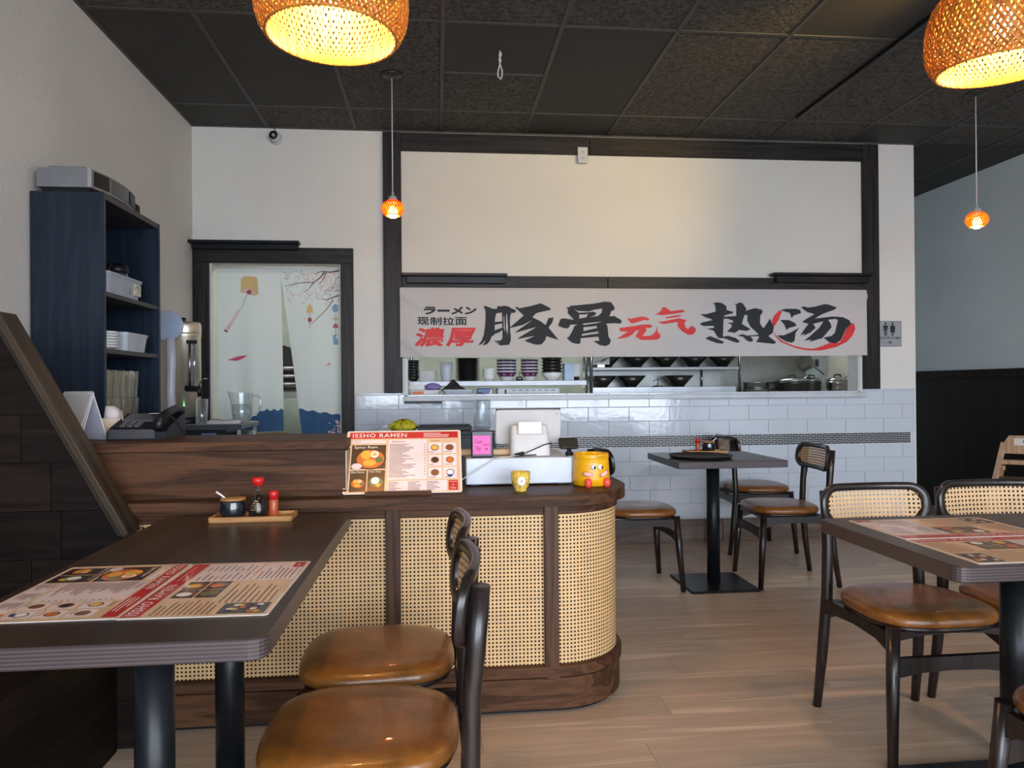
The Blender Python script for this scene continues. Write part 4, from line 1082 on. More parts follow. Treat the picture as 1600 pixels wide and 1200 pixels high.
mt = menu('laminated menu propped upright on the counter top', (-0.125, 2.735, 0.915), 0, True)
mt.rotation_euler = (math.radians(90 - 39), 0, 0.0)
mt.location = (-0.127, 2.772, 0.8965)
st = thing('menu_stand', 'dark wooden stand with a front lip holding the upright menu', 'stand', (-0.135, 2.68, 0.785))
put('stand_lip', MB().box(-0.125, 0.11, -0.014, -0.004, 0.0, 0.016, bev=0.002), COUNTW, st)
put('stand_foot', MB().box(-0.125, 0.11, -0.004, 0.11, 0.0, 0.0035), COUNTW, st)
bk = MB().box(-0.10, 0.09, 0.0, 0.008, 0.0, 0.22, bev=0.002); bk.xform(lambda v: Vector((v.x, v.y * 0.9 + 0.014 + (v.z) * 0.629, 0.0035 + v.z * 0.777)))
put('stand_back', bk, COUNTW, st)

# ================================================================== things on the counter
dr = thing('cash_drawer', 'white cash drawer with flat front under the register screen', 'cash drawer', (0.312, 3.06, 0.785))
put('drawer_body', MB().box(-0.205, 0.205, -0.185, 0.20, 0.006, 0.106, bev=0.003), WHITEP, dr)
put('drawer_front', MB().box(-0.207, 0.207, -0.205, -0.186, 0.008, 0.108, bev=0.004), plain('drawer_white', (0.52, 0.57, 0.64), 0.3), dr)
for x in (-0.17, 0.17): put('rubber_foot', MB().box(x - 0.015, x + 0.015, -0.17, 0.17, 0.0, 0.006), BLACKP, dr)
WOODP = plain('pale_board', S(196, 160, 116), 0.5)
tag(put('wooden_block', MB().box(-0.10, 0.11, -0.03, 0.03, 0.0, 0.022, bev=0.003), WOODP, loc=(0.19, 3.02, 0.893)), 'pale wooden block lying on the cash drawer behind the tip box', 'block')
tp = thing('tip_box', 'dark tip box with a pink handwritten note', 'box', (0.172, 2.905, 0.893), 0.0)
put('box_body', MB().box(-0.043, 0.043, 0.0, 0.06, 0, 0.104, bev=0.004), plain('tip_dark', (0.02, 0.014, 0.028), 0.25), tp)
put('pink_note', MB().box(-0.037, 0.032, -0.0012, -0.0002, 0.012, 0.085), plain('note_pink', (0.80, 0.13, 0.42), 0.6), tp)
nm = MB(); nm.flat = True; FN = lambda u, v: (u, -0.0018, v)
add_text(nm, 'Cash', -0.031, 0.055, 0.030, 0.015, FN, shear=0.2); add_text(nm, 'thanks', 0.001, 0.046, 0.027, 0.007, FN, shear=0.2); add_text(nm, 'Tip', -0.028, 0.025, 0.022, 0.018, FN, shear=0.2); add_text(nm, '♥', 0.012, 0.028, 0.008, 0.008, FN)
put('note_lettering', nm, plain('pen_purple', (0.12, 0.01, 0.10), 0.7), tp)
ps = thing('register_screen', 'white touchscreen register turned away on a white base', 'register', (0.365, 2.985, 0.893))
sb = MB(); sb.loft([[(x, y, 0.0) for x, y in rrect(0.162, 0.12, 0.02, 4, 0, 0.0)], [(x, y, 0.08) for x, y in rrect(0.155, 0.10, 0.02, 4, 0, 0.01)], [(x, y, 0.118) for x, y in rrect(0.15, 0.08, 0.02, 4, 0, 0.02)], [(x, y, 0.124) for x, y in rrect(0.12, 0.06, 0.02, 4, 0, 0.02)]], cap=True, smooth=False)
put('printer_base', sb, WHITEP, ps)
put('paper_slot', MB().box(-0.048, 0.048, -0.042, -0.030, 0.085, 0.136, bev=0.003), plain('white_gloss', (0.64, 0.63, 0.63), 0.3), ps)
tb = MB(); tb.loft([[(x, 0.0, z) for x, z in rrect(0.27, 0.145, 0.012, 4, 0, 0.0)], [(x, -0.012, z) for x, z in rrect(0.27, 0.145, 0.012, 4, 0, 0.0)], [(x, -0.016, z) for x, z in rrect(0.262, 0.137, 0.012, 4, 0, 0.0)]], cap=True)
to = put('tablet_shell', tb, WHITEP, ps, loc=(0.003, 0.055, 0.112)); to.rotation_euler = (math.radians(14), 0.0, 0.0)
put('bezel', MB().box(-0.133, 0.133, 0.0, 0.005, -0.070, 0.0745, bev=0.002), BLACKP, to)
put('lens_dot', MB().box(0.113, 0.119, -0.0165, -0.0155, 0.055, 0.0575), BLACKP, to)
put('cable', MB().tube([(0.085, -0.05, 0.05), (0.05, -0.08, 0.045), (0.0, -0.09, 0.025), (-0.04, -0.085, 0.008), (-0.06, -0.08, 0.004), (-0.03, -0.07, 0.004), (0.02, -0.075, 0.006)], 0.0022, 6), BLACKP, ps)
put('cable_plug', MB().tube([(-0.065, -0.08, 0.006), (-0.03, -0.085, 0.014)], 0.007, 8), BLACKP, ps)
put('white_cable', MB().tube([(-0.05, -0.085, 0.006), (-0.12, -0.14, 0.0035), (-0.155, -0.146, -0.004), (-0.2, -0.158, -0.03), (-0.27, -0.17, -0.07), (-0.30, -0.16, -0.095)], 0.0022, 6), WHITEP, ps)
cr = thing('card_reader', 'black card reader tilted on a small stand by the register', 'card reader', (0.52, 2.93, 0.893), 0.1)
put('reader_stand', MB().lathe([(0.016, 0.0), (0.016, 0.012), (0.009, 0.016), (0.009, 0.03)], 14), BLACKP, cr)
rb = MB().box(-0.038, 0.038, -0.012, 0.012, 0.0, 0.052, bev=0.005); rb.xform(lambda v: Vector((v.x, v.y * 0.9 + (v.z) * 0.5, 0.026 + v.z * 0.8 - v.y * 0.3)))
put('reader_body', rb, plain('reader_black', (0.018, 0.018, 0.014), 0.35), cr)
put('receipt_edge', MB().box(-0.028, 0.02, 0.018, 0.03, 0.068, 0.0715), WHITEP, cr)
# daisy cup
cupo = thing('tea_cup', 'small yellow cup with a white daisy on the counter edge', 'cup', (0.300, 2.712, 0.785))
prof = [(0.020, 0.0), (0.022, 0.004), (0.020, 0.008), (0.030, 0.022), (0.035, 0.045), (0.036, 0.072), (0.0335, 0.072), (0.032, 0.045), (0.026, 0.022), (0.001, 0.014)]
put('cup_body', MB().lathe(prof, 28), plain('cup_yellow', S(206, 176, 72), 0.3, noise=(90, 0.35)), cupo)
dm = MB(); dm.flat = True
def on_cup(u, v):
    a = -PI / 2 + u / 0.036; r = 0.0363 + (0 if v > 0.045 else -(0.045 - v) * 0.2); return (r * math.cos(a), r * math.sin(a), v)
for k in range(8):
    a = 2 * PI * k / 8; c, s_ = math.cos(a), math.sin(a)
    dm.poly([[(0.003 * c - 0.002 * s_, 0.040 + 0.003 * s_ + 0.002 * c), (0.013 * c - 0.005 * s_, 0.040 + 0.013 * s_ + 0.005 * c), (0.019 * c, 0.040 + 0.019 * s_), (0.013 * c + 0.005 * s_, 0.040 + 0.013 * s_ - 0.005 * c), (0.003 * c + 0.002 * s_, 0.040 + 0.003 * s_ - 0.002 * c)]], on_cup)
put('daisy_petals', dm, WHITEC, cupo)
dm = MB(); dm.flat = True; dm.poly([circle(0, 0.04, 0.0035, 10)], lambda u, v: tuple(Vector(on_cup(u, v)) * 1.003)); put('daisy_heart', dm, plain('daisy_orange', S(206, 120, 40), 0.5), cupo)
dm = MB(); dm.flat = True; random.seed(4)
for k in range(60):
    u = random.uniform(-0.1, 0.1); v = random.uniform(0.012, 0.07)
    if abs(u) < 0.018 and abs(v - 0.04) < 0.018: continue
    dm.poly([circle(u, v, 0.0022, 6)], on_cup, k % 3)
put('cup_pattern', dm, [PINK, WHITEC, MGRN], cupo)
# yellow face pot
YEL = plain('pot_yellow', S(222, 162, 10), 0.3, noise=(8, 0.08))
yp = thing('yellow_pot', 'yellow pot with googly eyes and red feet at the counter end', 'pot', (0.590, 2.845, 0.785), 0.06)
put('pot_body', MB().lathe([(0.062, 0.0), (0.071, 0.004), (0.072, 0.03), (0.069, 0.085), (0.068, 0.096), (0.0655, 0.099), (0.0685, 0.103), (0.0685, 0.121), (0.066, 0.124), (0.063, 0.122), (0.062, 0.02), (0.001, 0.012)], 36), YEL, yp)
def on_pot(u, v, d=0.0): 
    a = -PI / 2 + u / 0.071; r = 0.071 + d; return (r * math.cos(a), r * math.sin(a), v)
def blob(pts, rad, m_, nm_):
    mb = MB(); mb.tube([on_pot(u, v, d) for u, v, d in pts], rad, 12); put(nm_, mb, m_, yp)
for u in (-0.013, 0.013):
    mb = MB(); c = on_pot(u + 0.003, 0.076, 0.002)
    mb.lathe([(0.001, -0.011), (0.006, -0.0095), (0.0095, -0.005), (0.011, 0.0), (0.0095, 0.005), (0.006, 0.0095), (0.001, 0.011)], 14, c); e_ = put('eye', mb, WHITEC, yp)
    mb = MB(); c = on_pot(u + 0.0065, 0.075, 0.011); mb.lathe([(0.001, -0.0065), (0.0035, -0.004), (0.0042, 0), (0.0035, 0.004), (0.001, 0.0065)], 10, c); put('pupil', mb, BLACKP, e_)
PK = plain('pot_pink', S(238, 176, 160), 0.4); RF = plain('pot_red', S(224, 72, 54), 0.4)
blob([(-0.048, 0.052, 0.002), (-0.038, 0.050, 0.006), (-0.024, 0.048, 0.007), (-0.013, 0.049, 0.004)], [0.006, 0.009, 0.009, 0.007], PK, 'arm')
blob([(0.046, 0.058, 0.002), (0.036, 0.053, 0.006), (0.026, 0.047, 0.007), (0.017, 0.043, 0.004)], [0.006, 0.009, 0.009, 0.007], PK, 'arm')
for u in (-0.028, 0.042):
    mb = MB(); c = on_pot(u, 0, 0.008); mb.lathe([(0.011, 0.0), (0.0135, 0.008), (0.0145, 0.02), (0.011, 0.031), (0.001, 0.034)], 14, c); put('foot', mb, RF, yp)
lm = MB(); lm.flat = True; add_text(lm, 'GOOD LUCK', 0.0, 0.109, 0.048, 0.008, lambda u, v: on_pot(u, v, -0.0015), offset=0.01)
put('pot_lettering', lm, plain('pot_brown', S(150, 92, 10), 0.5), yp)
kn = MB(); 
for u in (-0.008, 0.005): kn.lathe([(0.001, -0.005), (0.005, 0), (0.001, 0.005)], 8, on_pot(u + 0.012, 0.127, -0.003))
put('pot_studs', kn, YEL, yp)

# ================================================================== condiments
OAK = wood('tray_oak', S(140, 96, 50), S(188, 140, 84), 'X', 2, 0.5, 0.05, 0.1)
def tray(label, loc, w, d, rz=0):
    t = thing('condiment_tray', label, 'tray', loc, rz, 'wooden condiment trays')
    put('tray_board', MB().box(-w / 2, w / 2, -d / 2, d / 2, 0, 0.008), OAK, t)
    for s_ in (-1, 1):
        put('tray_edge', MB().box(-w / 2, w / 2, s_ * d / 2 - 0.005, s_ * d / 2 + 0.005, 0, 0.017, bev=0.002), OAK, t)
        put('tray_edge', MB().box(s_ * w / 2 - 0.005, s_ * w / 2 + 0.005, -d / 2, d / 2, 0, 0.017, bev=0.002), OAK, t)
    return t
JARB = plain('jar_glaze', (0.010, 0.012, 0.016), 0.12, coat=0.5)
jar_me = MB().lathe([(0.030, 0.0), (0.036, 0.004), (0.040, 0.018), (0.040, 0.034), (0.037, 0.05), (0.0365, 0.056), (0.033, 0.056)], 28).mesh('jar_body', JARB)
jar_lid = MB().lathe([(0.038, 0.056), (0.039, 0.058), (0.039, 0.062), (0.037, 0.064), (0.001, 0.0645)], 28).mesh('jar_lid', OAK)
spoon_me = MB().tube([(-0.022, 0, 0.060), (-0.036, 0, 0.072), (-0.052, 0, 0.083)], [0.003, 0.0028, 0.0035], 8).mesh('spoon_handle', WHITEC)
def spice_jar(label, loc, rz):
    t = thing('spice_jar', label, 'jar', loc, rz, 'dark lidded spice jars')
    put('jar_body', jar_me, None, t); put('jar_lid', jar_lid, None, t); put('spoon_handle', spoon_me, None, t)
SHR = plain('shaker_red', S(196, 26, 26), 0.4); CHI = plain('chili_powder', S(170, 78, 44), 0.35, noise=(160, 0.3))
sh_body = MB().lathe([(0.0135, 0.0), (0.0145, 0.002), (0.0145, 0.054), (0.013, 0.056)], 20).mesh('shaker_body', CHI)
sh_cap = MB().lathe([(0.0155, 0.055), (0.0155, 0.078), (0.013, 0.082), (0.001, 0.082)], 20).mesh('shaker_cap', SHR)
def shaker(label, loc):
    t = thing('chili_shaker', label, 'shaker', loc, 0, 'red capped chili shakers')
    put('shaker_body', sh_body, None, t); put('shaker_cap', sh_cap, None, t)
ZR = 0.7582
tray('small oak condiment tray at the far end of the left table', (-0.588, 2.455, 0.7501), 0.245, 0.105)
spice_jar('dark lidded jar with spoon on the left table tray', (-0.652, 2.45, ZR), 0)
shaker('red capped chili shaker beside the soy bottle', (-0.527, 2.455, ZR))
so = thing('soy_bottle', 'red capped glass soy sauce bottle between jar and shaker', 'bottle', (-0.574, 2.45, ZR))
put('bottle_glass', MB().lathe([(0.026, 0.0), (0.0305, 0.003), (0.0300, 0.022), (0.027, 0.045), (0.019, 0.068), (0.0125, 0.082), (0.0105, 0.094), (0.012, 0.104)], 26), thin('bottle_glass', (0.8, 0.8, 0.78), 0.02, 0.05, 0.18), so)
put('sauce', MB().lathe([(0.025, 0.002), (0.0285, 0.005), (0.0282, 0.022), (0.0252, 0.045), (0.0175, 0.067), (0.001, 0.070)], 22), plain('soy_sauce', (0.008, 0.004, 0.003), 0.2), so)
put('spout_cap', MB().lathe([(0.0125, 0.100), (0.0135, 0.104), (0.018, 0.110), (0.0195, 0.116), (0.0185, 0.124), (0.014, 0.127), (0.001, 0.127)], 22), SHR, so)
lm = MB(); lm.flat = True
def on_b(u, v): a = -PI / 2 + u / 0.029; r = 0.0312 - max(0, v - 0.022) * 0.155; return (r * math.cos(a), r * math.sin(a), v)
for k, (w, h) in enumerate(((0.012, 0.004), (0.022, 0.0025), (0.026, 0.002), (0.018, 0.002), (0.03, 0.0015))):
    z = 0.052 - k * 0.0065
    for j in range(6):
        if (j + k) % 4 == 3: continue
        a = -w / 2 + w * j / 6; lm.poly([[(a, z), (a + w / 7, z), (a + w / 7, z + h), (a, z + h)]], on_b)
put('bottle_label', lm, plain('label_gold', S(190, 150, 70), 0.5), so)
tray('pale condiment tray at the back of the small square table', (1.635, 4.44, 0.7501), 0.245, 0.105)
shaker('red capped chili shaker on the small square table', (1.585, 4.43, ZR))
spice_jar('dark lidded jar with spoon on the small square table', (1.655, 4.435, ZR), PI)
rt = thing('serving_tray', 'round black serving tray on the small square table', 'tray', (1.505, 4.16, 0.7501))
put('tray_disc', MB().lathe([(0.13, 0.0), (0.165, 0.001), (0.178, 0.012), (0.181, 0.014), (0.179, 0.0155), (0.163, 0.006), (0.001, 0.0055)], 48), plain('tray_rubber', (0.008, 0.008, 0.008), 0.6), rt)
put('tray_rim', MB().tube([(0.18 * math.cos(2 * PI * i / 48), 0.18 * math.sin(2 * PI * i / 48), 0.0145) for i in range(49)], 0.002, 6), BLACKP, rt)

# ================================================================== on the raised counter
ZRC = 0.983
cal = thing('desk_calendar', 'white tent calendar on the raised counter beside the partition cap', 'calendar', (-1.335, 2.90, ZRC), 0.12)
CP = plain('calendar_paper', (0.62, 0.62, 0.68), 0.6)
put('base_card', MB().prism([(-0.055, 0.0), (0.0, 0.172), (0.003, 0.172), (-0.050, 0.0)], -0.09, 0.085, lambda u, v, w: (u + 0.012, w, v)), CP, cal)
put('back_card', MB().prism([(0.055, 0.0), (0.0, 0.172), (-0.003, 0.172), (0.050, 0.0)], -0.09, 0.085, lambda u, v, w: (u + 0.012, w, v)), CP, cal)
put('page_block', MB().prism([(-0.060, 0.012), (-0.003, 0.174), (0.002, 0.176), (-0.055, 0.012)], -0.088, 0.083, lambda u, v, w: (u + 0.010, w, v)), WHITEP, cal)
sp = MB()
for k in range(14): 
    y0 = -0.08 + k * 0.012; sp.tube([(0.012 + 0.008 * math.cos(a), y0, 0.172 + 0.008 * math.sin(a)) for a in [i * PI / 4 for i in range(9)]], 0.0012, 5)
put('spiral_binding', sp, WHITEP, cal)
cal.rotation_euler = (0, 0, 1.0)
bx = thing('napkin_box', 'cream napkin box half hidden behind the tent calendar', 'box', (-1.262, 3.05, ZRC), 0.1)
put('box_body', MB().box(-0.045, 0.05, -0.06, 0.06, 0, 0.075, bev=0.004), plain('carton_cream', S(206, 190, 170), 0.7), bx)
put('tissue', MB().loft([[(x, y, 0.07) for x, y in rrect(0.06, 0.08, 0.02, 4)], [(x * 0.9, y, 0.10) for x, y in rrect(0.06, 0.07, 0.02, 4)], [(x * 0.5 - 0.012, y * 0.8, 0.122) for x, y in rrect(0.06, 0.05, 0.02, 4)]], cap=True, smooth=True), plain('tissue_white', (0.62, 0.60, 0.60), 0.9), bx)
put('paper_pad', MB().box(-0.06, 0.02, -0.085, -0.06, 0, 0.012), WOODP, bx)
tag(put('pen', MB().tube([(0, 0, 0.004), (-0.045, 0.03, 0.105)], 0.0035, 8), plain('pen_grey', (0.35, 0.35, 0.36), 0.35), loc=(-1.165, 2.95, ZRC)), 'thin grey pen leaning between napkin box and telephone', 'pen')
ph = thing('desk_telephone', 'black desk telephone on the raised counter', 'telephone', (-1.085, 2.95, ZRC), 0.0)
pb = MB().prism([(-0.10, 0.0), (0.11, 0.0), (0.11, 0.075), (0.09, 0.092), (-0.07, 0.045), (-0.10, 0.03)], -0.12, 0.09, lambda u, v, w: (w, u, v))
put('phone_body', pb, BLACKP, ph)
put('front_panel', MB().box(-0.115, 0.05, -0.104, -0.099, 0.004, 0.04, bev=0.002), plain('phone_grey', (0.045, 0.045, 0.05), 0.4), ph)
put('display', MB().prism([(-0.01, 0.0), (0.07, 0.022), (0.07, 0.028), (-0.01, 0.006)], -0.10, 0.01, lambda u, v, w: (w, u, v + 0.064)), plain('phone_screen', (0.08, 0.08, 0.09), 0.25), ph)
for i in range(3):
    for j in range(4): put('key', MB().box(-0.09 + i * 0.026, -0.07 + i * 0.026, -0.065 + j * 0.02, -0.053 + j * 0.02, 0.045 + j * 0.0058, 0.056 + j * 0.0058, bev=0.002), plain('phone_key', (0.06, 0.06, 0.065), 0.4), ph)
put('handset', MB().tube([(0.065, -0.115, 0.038), (0.068, -0.10, 0.072), (0.068, -0.03, 0.094), (0.068, 0.05, 0.106), (0.066, 0.105, 0.104), (0.065, 0.115, 0.082)], [0.018, 0.022, 0.017, 0.017, 0.024, 0.02], 12), BLACKP, ph)
put('coiled_cord', MB().tube([(0.085 + 0.005 * math.cos(t * 2.2) + 0.0022 * t, -0.06 + 0.005 * math.sin(t * 2.2), 0.10 - 0.0031 * t) for t in [i * 0.4 for i in range(72)]], 0.002, 5), BLACKP, ph)
put('paper_slip', MB().box(-0.02, 0.04, 0.03, 0.07, 0.092, 0.0935), WHITEP, ph)

# ================================================================== bookshelf
SHB = wood('shelf_blackbrown', (0.006, 0.011, 0.021), (0.013, 0.023, 0.040), 'Z', 1.4, 0.34, 0.0, 0.12, spec=0.35)
SHE = plain('shelf_edge', (0.05, 0.048, 0.048), 0.5)
bs_ = thing('bookcase', 'tall blue-black bookcase against the left wall behind the counter', 'bookcase', (-1.543, 3.61, 0))
X0, X1, Y0, Y1 = -0.147, 0.147, -0.32, 0.32
put('side_panel', MB().box(X0, X1, Y0, Y0 + 0.02, 0, 2.003, bev=0.0012), SHB, bs_)
put('side_panel', MB().box(X0, X1, Y1 - 0.02, Y1, 0, 2.003, bev=0.0012), SHB, bs_)
put('back_panel', MB().box(X0, X0 + 0.006, Y0 + 0.02, Y1 - 0.02, 0.05, 2.0), plain('shelf_back', (0.005, 0.006, 0.009), 0.6, spec=0.2), bs_)
put('top_panel', MB().box(X0, X1 - 0.002, Y0 + 0.02, Y1 - 0.02, 1.978, 2.003), SHE, bs_)
for z in (1.568, 1.325, 0.985, 0.62, 0.30, 0.06): put('shelf', MB().box(X0 + 0.006, X1 - 0.006, Y0 + 0.02, Y1 - 0.02, z, z + 0.02, bev=0.001), SHE if z > 0.9 else SHB, bs_)
SX = -1.543
# boombox on top
bo = thing('stereo', 'grey portable stereo lying on top of the bookcase', 'stereo', (-1.545, 3.52, 2.003))
SIL = plain('stereo_grey', (0.20, 0.20, 0.21), 0.4, 0.3)
def bulge(y): return 0.095 + 0.03 * (1 - (y / 0.24) ** 2)
pts = [(-0.115, -0.235), (bulge(-0.235), -0.235)] + [(bulge(y), y) for y in [-0.2 + 0.05 * i for i in range(9)]] + [(bulge(0.235), 0.235), (-0.115, 0.235)]
put('stereo_body', MB().prism(pts, 0.018, 0.098, XYZ), SIL, bo)
put('stereo_top', MB().prism([(-0.09, -0.19), (0.05, -0.19), (0.07, 0.0), (0.05, 0.19), (-0.09, 0.19)], 0.098, 0.118, XYZ), SIL, bo)
put('stereo_foot', MB().box(-0.10, 0.085, -0.22, 0.22, 0.0, 0.018), BLACKP, bo)
for y0, y1, nm_ in ((-0.21, -0.11, 'speaker_grille'), (0.11, 0.21, 'speaker_grille'), (-0.08, 0.08, 'cassette_door')):
    b0 = [(bulge(y0 + (y1 - y0) * i / 5) + 0.0005, y0 + (y1 - y0) * i / 5) for i in range(6)]
    mb = MB().prism(b0 + [(x + 0.004, y) for x, y in b0[::-1]], 0.03, 0.09, XYZ)
    put(nm_, mb, BLACKP if 'sp' in nm_ else plain('stereo_dark', (0.07, 0.07, 0.07), 0.3), bo)
put('trim_bar', MB().box(0.088, 0.103, -0.237, -0.232, 0.018, 0.098), STEELB, bo)
sk = thing('small_speaker', 'small black box standing behind the stereo on the bookcase', 'speaker', (-1.50, 3.815, 2.003))
put('speaker_body', MB().box(-0.04, 0.04, -0.025, 0.025, 0, 0.075, bev=0.004), BLACKP, sk)
put('speaker_face', MB().box(0.04, 0.043, -0.02, 0.02, 0.006, 0.069), plain('speaker_cloth', (0.02, 0.02, 0.02), 0.9), sk)
# bins
BIN = plain('bin_grey', (0.36, 0.38, 0.44), 0.4)
def bin_(nm_, label, loc, w, l, h, m_, rz=0, paper=None):
    t = thing(nm_, label, 'bin', loc, rz)
    def rg(k, z): return [(x, y, z) for x, y in rrect(w * k, l * k, 0.02, 4)]
    put('bin_body', MB().loft([rg(0.82, 0.004), rg(0.86, 0.0), rg(0.97, h - 0.004), rg(0.97, h), rg(0.93, h), rg(0.84, 0.012), rg(0.8, 0.01)], cap=True), m_, t)
    put('bin_rim', MB().loft([rg(0.97, h - 0.012), rg(1.0, h - 0.012), rg(1.0, h), rg(0.95, h + 0.001)]), m_, t)
    if paper: put('bin_label', MB().box(*paper), plain('label_paper', S(196, 190, 168), 0.7, noise=(60, 0.5)), t)
    return t
bin_('storage_bin', 'grey plastic bin with a paper label on the upper bookcase shelf', (-1.487, 3.545, 1.588), 0.165, 0.38, 0.095, BIN, 0, (0.076, 0.080, 0.09, 0.165, 0.02, 0.075))
kt = thing('coffee_pot', 'black lidded glass coffee pot standing in the grey bin', 'pot', (-1.47, 3.60, 1.60))
put('pot_glass', MB().lathe([(0.05, 0.0), (0.058, 0.01), (0.06, 0.05), (0.045, 0.10), (0.042, 0.11)], 24), thin('pot_glass', (0.7, 0.7, 0.7), 0.15), kt)
put('pot_collar', MB().lathe([(0.044, 0.105), (0.048, 0.115), (0.047, 0.135), (0.03, 0.148), (0.001, 0.15)], 24), BLACKP, kt)
put('pot_handle', MB().tube([(0, -0.042, 0.13), (0, -0.08, 0.135), (0, -0.095, 0.11), (0, -0.088, 0.05)], 0.009, 8), BLACKP, kt)
bin_('storage_bin', 'clear grey bin on the middle bookcase shelf beside the plates', (-1.475, 3.66, 1.3452), 0.15, 0.26, 0.085, plain('bin_pale', (0.46, 0.48, 0.52), 0.35))
def stack(nm_, cat, fmt, me_parts, x, y, z0, dz, n, group, rz=0):
    for k in range(n):
        lab = fmt.format(nth(k, n))
        if isinstance(me_parts, bpy.types.Mesh):
            o = put(nm_, me_parts, None, None, loc=(x, y, z0 + k * dz), rot=(0, 0, rz)); tag(o, lab, cat, group)
        else:
            t = thing(nm_, lab, cat, (x, y, z0 + k * dz), rz, group)
            for pn, pm_ in me_parts: put(pn, pm_, None, t)
def dish(r, h, foot, m_, seg=26, t=0.004):
    return MB().lathe([(foot, 0.0), (foot, 0.004), (foot * 1.05, 0.005), (r * 0.8, h * 0.45), (r, h), (r - t * 0.6, h), (r * 0.8 - t, h * 0.45 + t), (foot, 0.008), (0.001, 0.008)], seg).mesh('dish', m_)
stack('plate', 'plate', 'white plate, {} of the stack on the middle bookcase shelf', dish(0.075, 0.016, 0.045, WHITEC), -1.47, 3.425, 1.3452, 0.0125, 6, 'plates on the bookcase')
TUMB = thin('clear_tumbler', (0.92, 0.89, 0.82), 0.07, 0.12, 0.5)
tum = MB().lathe([(0.001, 0.004), (0.027, 0.0), (0.030, 0.003), (0.037, 0.125)], 12, smooth=False, cap=False).mesh('tumbler', TUMB)
words = ['first', 'second', 'third', 'fourth', 'fifth']
for i in range(2):
    for j in range(5):
        for k in range(2):
            o = put('tumbler', tum, None, None, loc=(-1.445 - i * 0.08, 3.365 + j * 0.078, 1.0052 + k * 0.1255))
            tag(o, 'clear tumbler, %s row, %s stack from the near side, %s one' % ('front' if i == 0 else 'rear', words[j], 'upper' if k else 'lower'), 'tumbler', 'clear tumblers on the bookcase')

# ================================================================== urn stand by the doorway
sd = thing('urn_stand', 'black low cabinet with steel top carrying the water urn', 'cabinet', (-1.395, 4.77, 0))
put('cabinet_body', MB().box(-0.225, 0.14, -0.20, 0.20, 0.05, 0.925, bev=0.004), plain('cabinet_black', (0.012, 0.014, 0.018), 0.3), sd)
put('steel_top', MB().box(-0.235, 0.235, -0.215, 0.215, 0.928, 0.958, bev=0.003), STEELB, sd)
put('front_edge', MB().box(-0.235, 0.235, -0.219, -0.215, 0.925, 0.955), plain('cabinet_grey', (0.05, 0.055, 0.065), 0.3), sd)
put('side_frame', MB().box(0.205, 0.225, -0.20, -0.18, 0.0, 0.928), STEELB, sd)
put('side_frame', MB().box(0.205, 0.225, 0.18, 0.20, 0.0, 0.928), STEELB, sd)
put('side_panel', MB().box(0.14, 0.205, -0.19, 0.19, 0.05, 0.90), BLACKM, sd)
put('blue_label', MB().box(0.0, 0.085, -0.2022, -0.2, 0.80, 0.905), plain('sticker_blue', S(96, 116, 150), 0.5, noise=(90, 0.25)), sd)
for x in (-0.2, 0.12): put('foot', MB().box(x - 0.02, x + 0.02, -0.18, 0.18, 0.0, 0.05), BLACKP, sd)
ZS = 0.958
un = thing('water_urn', 'tall polished steel water urn with sight glass and black tap', 'urn', (-1.548, 4.74, ZS))
URN = plain('urn_steel', (0.86, 0.76, 0.60), 0.34, 0.85, noise=(2, 0.05))
put('urn_base', MB().lathe([(0.105, 0.0), (0.108, 0.006), (0.108, 0.036), (0.10, 0.04)], 36), BLACKP, un)
put('urn_body', MB().lathe([(0.098, 0.04), (0.098, 0.53), (0.100, 0.535), (0.100, 0.545), (0.097, 0.55)], 40), URN, un)
put('urn_lid', MB().lathe([(0.099, 0.546), (0.101, 0.552), (0.101, 0.60), (0.094, 0.618), (0.04, 0.624), (0.001, 0.625)], 40), URN, un)
put('lid_knob', MB().lathe([(0.01, 0.624), (0.012, 0.635), (0.018, 0.645), (0.001, 0.65)], 14), BLACKP, un)
put('sight_glass', MB().tube([(0.085, -0.075, 0.23), (0.085, -0.075, 0.50)], 0.0105, 12), thin('sight_glass', (0.8, 0.86, 0.92), 0.3), un)
put('gauge_guard', MB().tube([(0.062, -0.088, 0.22), (0.062, -0.088, 0.50)], 0.008, 10), STEEL, un)
put('gauge_cap', MB().tube([(0.045, -0.088, 0.495), (0.10, -0.075, 0.495)], 0.011, 10), BLACKP, un)
put('tap_body', MB().tube([(0.04, -0.085, 0.215), (0.12, -0.10, 0.21), (0.125, -0.105, 0.165)], [0.02, 0.018, 0.013], 12), BLACKP, un)
put('tap_lever', MB().tube([(0.115, -0.10, 0.225), (0.13, -0.10, 0.255), (0.145, -0.10, 0.272), (0.17, -0.10, 0.272)], 0.004, 8), STEEL, un)
put('switch', MB().box(-0.008, 0.012, -0.103, -0.095, 0.095, 0.118), BLACKP, un)
put('pilot_lamp', MB().lathe([(0.004, 0.0), (0.001, 0.004)], 8, (0.03, -0.095, 0.108)), emit('pilot_green', (0.2, 0.9, 0.3), 1.5), un)
gl = thing('measuring_glass', 'tall clear glass under the urn tap', 'glass', (-1.415, 4.64, ZS))
put('glass_body', MB().lathe([(0.032, 0.0), (0.034, 0.004), (0.038, 0.15), (0.036, 0.15), (0.031, 0.01), (0.001, 0.009)], 22), thin('clear_glass'), gl)
put('base_ring', MB().lathe([(0.034, 0.0), (0.036, 0.002), (0.036, 0.008), (0.033, 0.01)], 22, cap=False), thin('clear_glass'), gl)
ld = MB().lathe([(0.001, 0.0), (0.085, 0.0), (0.088, 0.003), (0.088, 0.009), (0.083, 0.011), (0.001, 0.012)], 40); ld.xform(lambda v: Vector((v.x, -v.z, v.y)))
lo = thing('cup_sleeve', 'pale cup sleeve with a round blue lid left of the urn', 'cup sleeve', (-1.590, 4.60, 1.545))
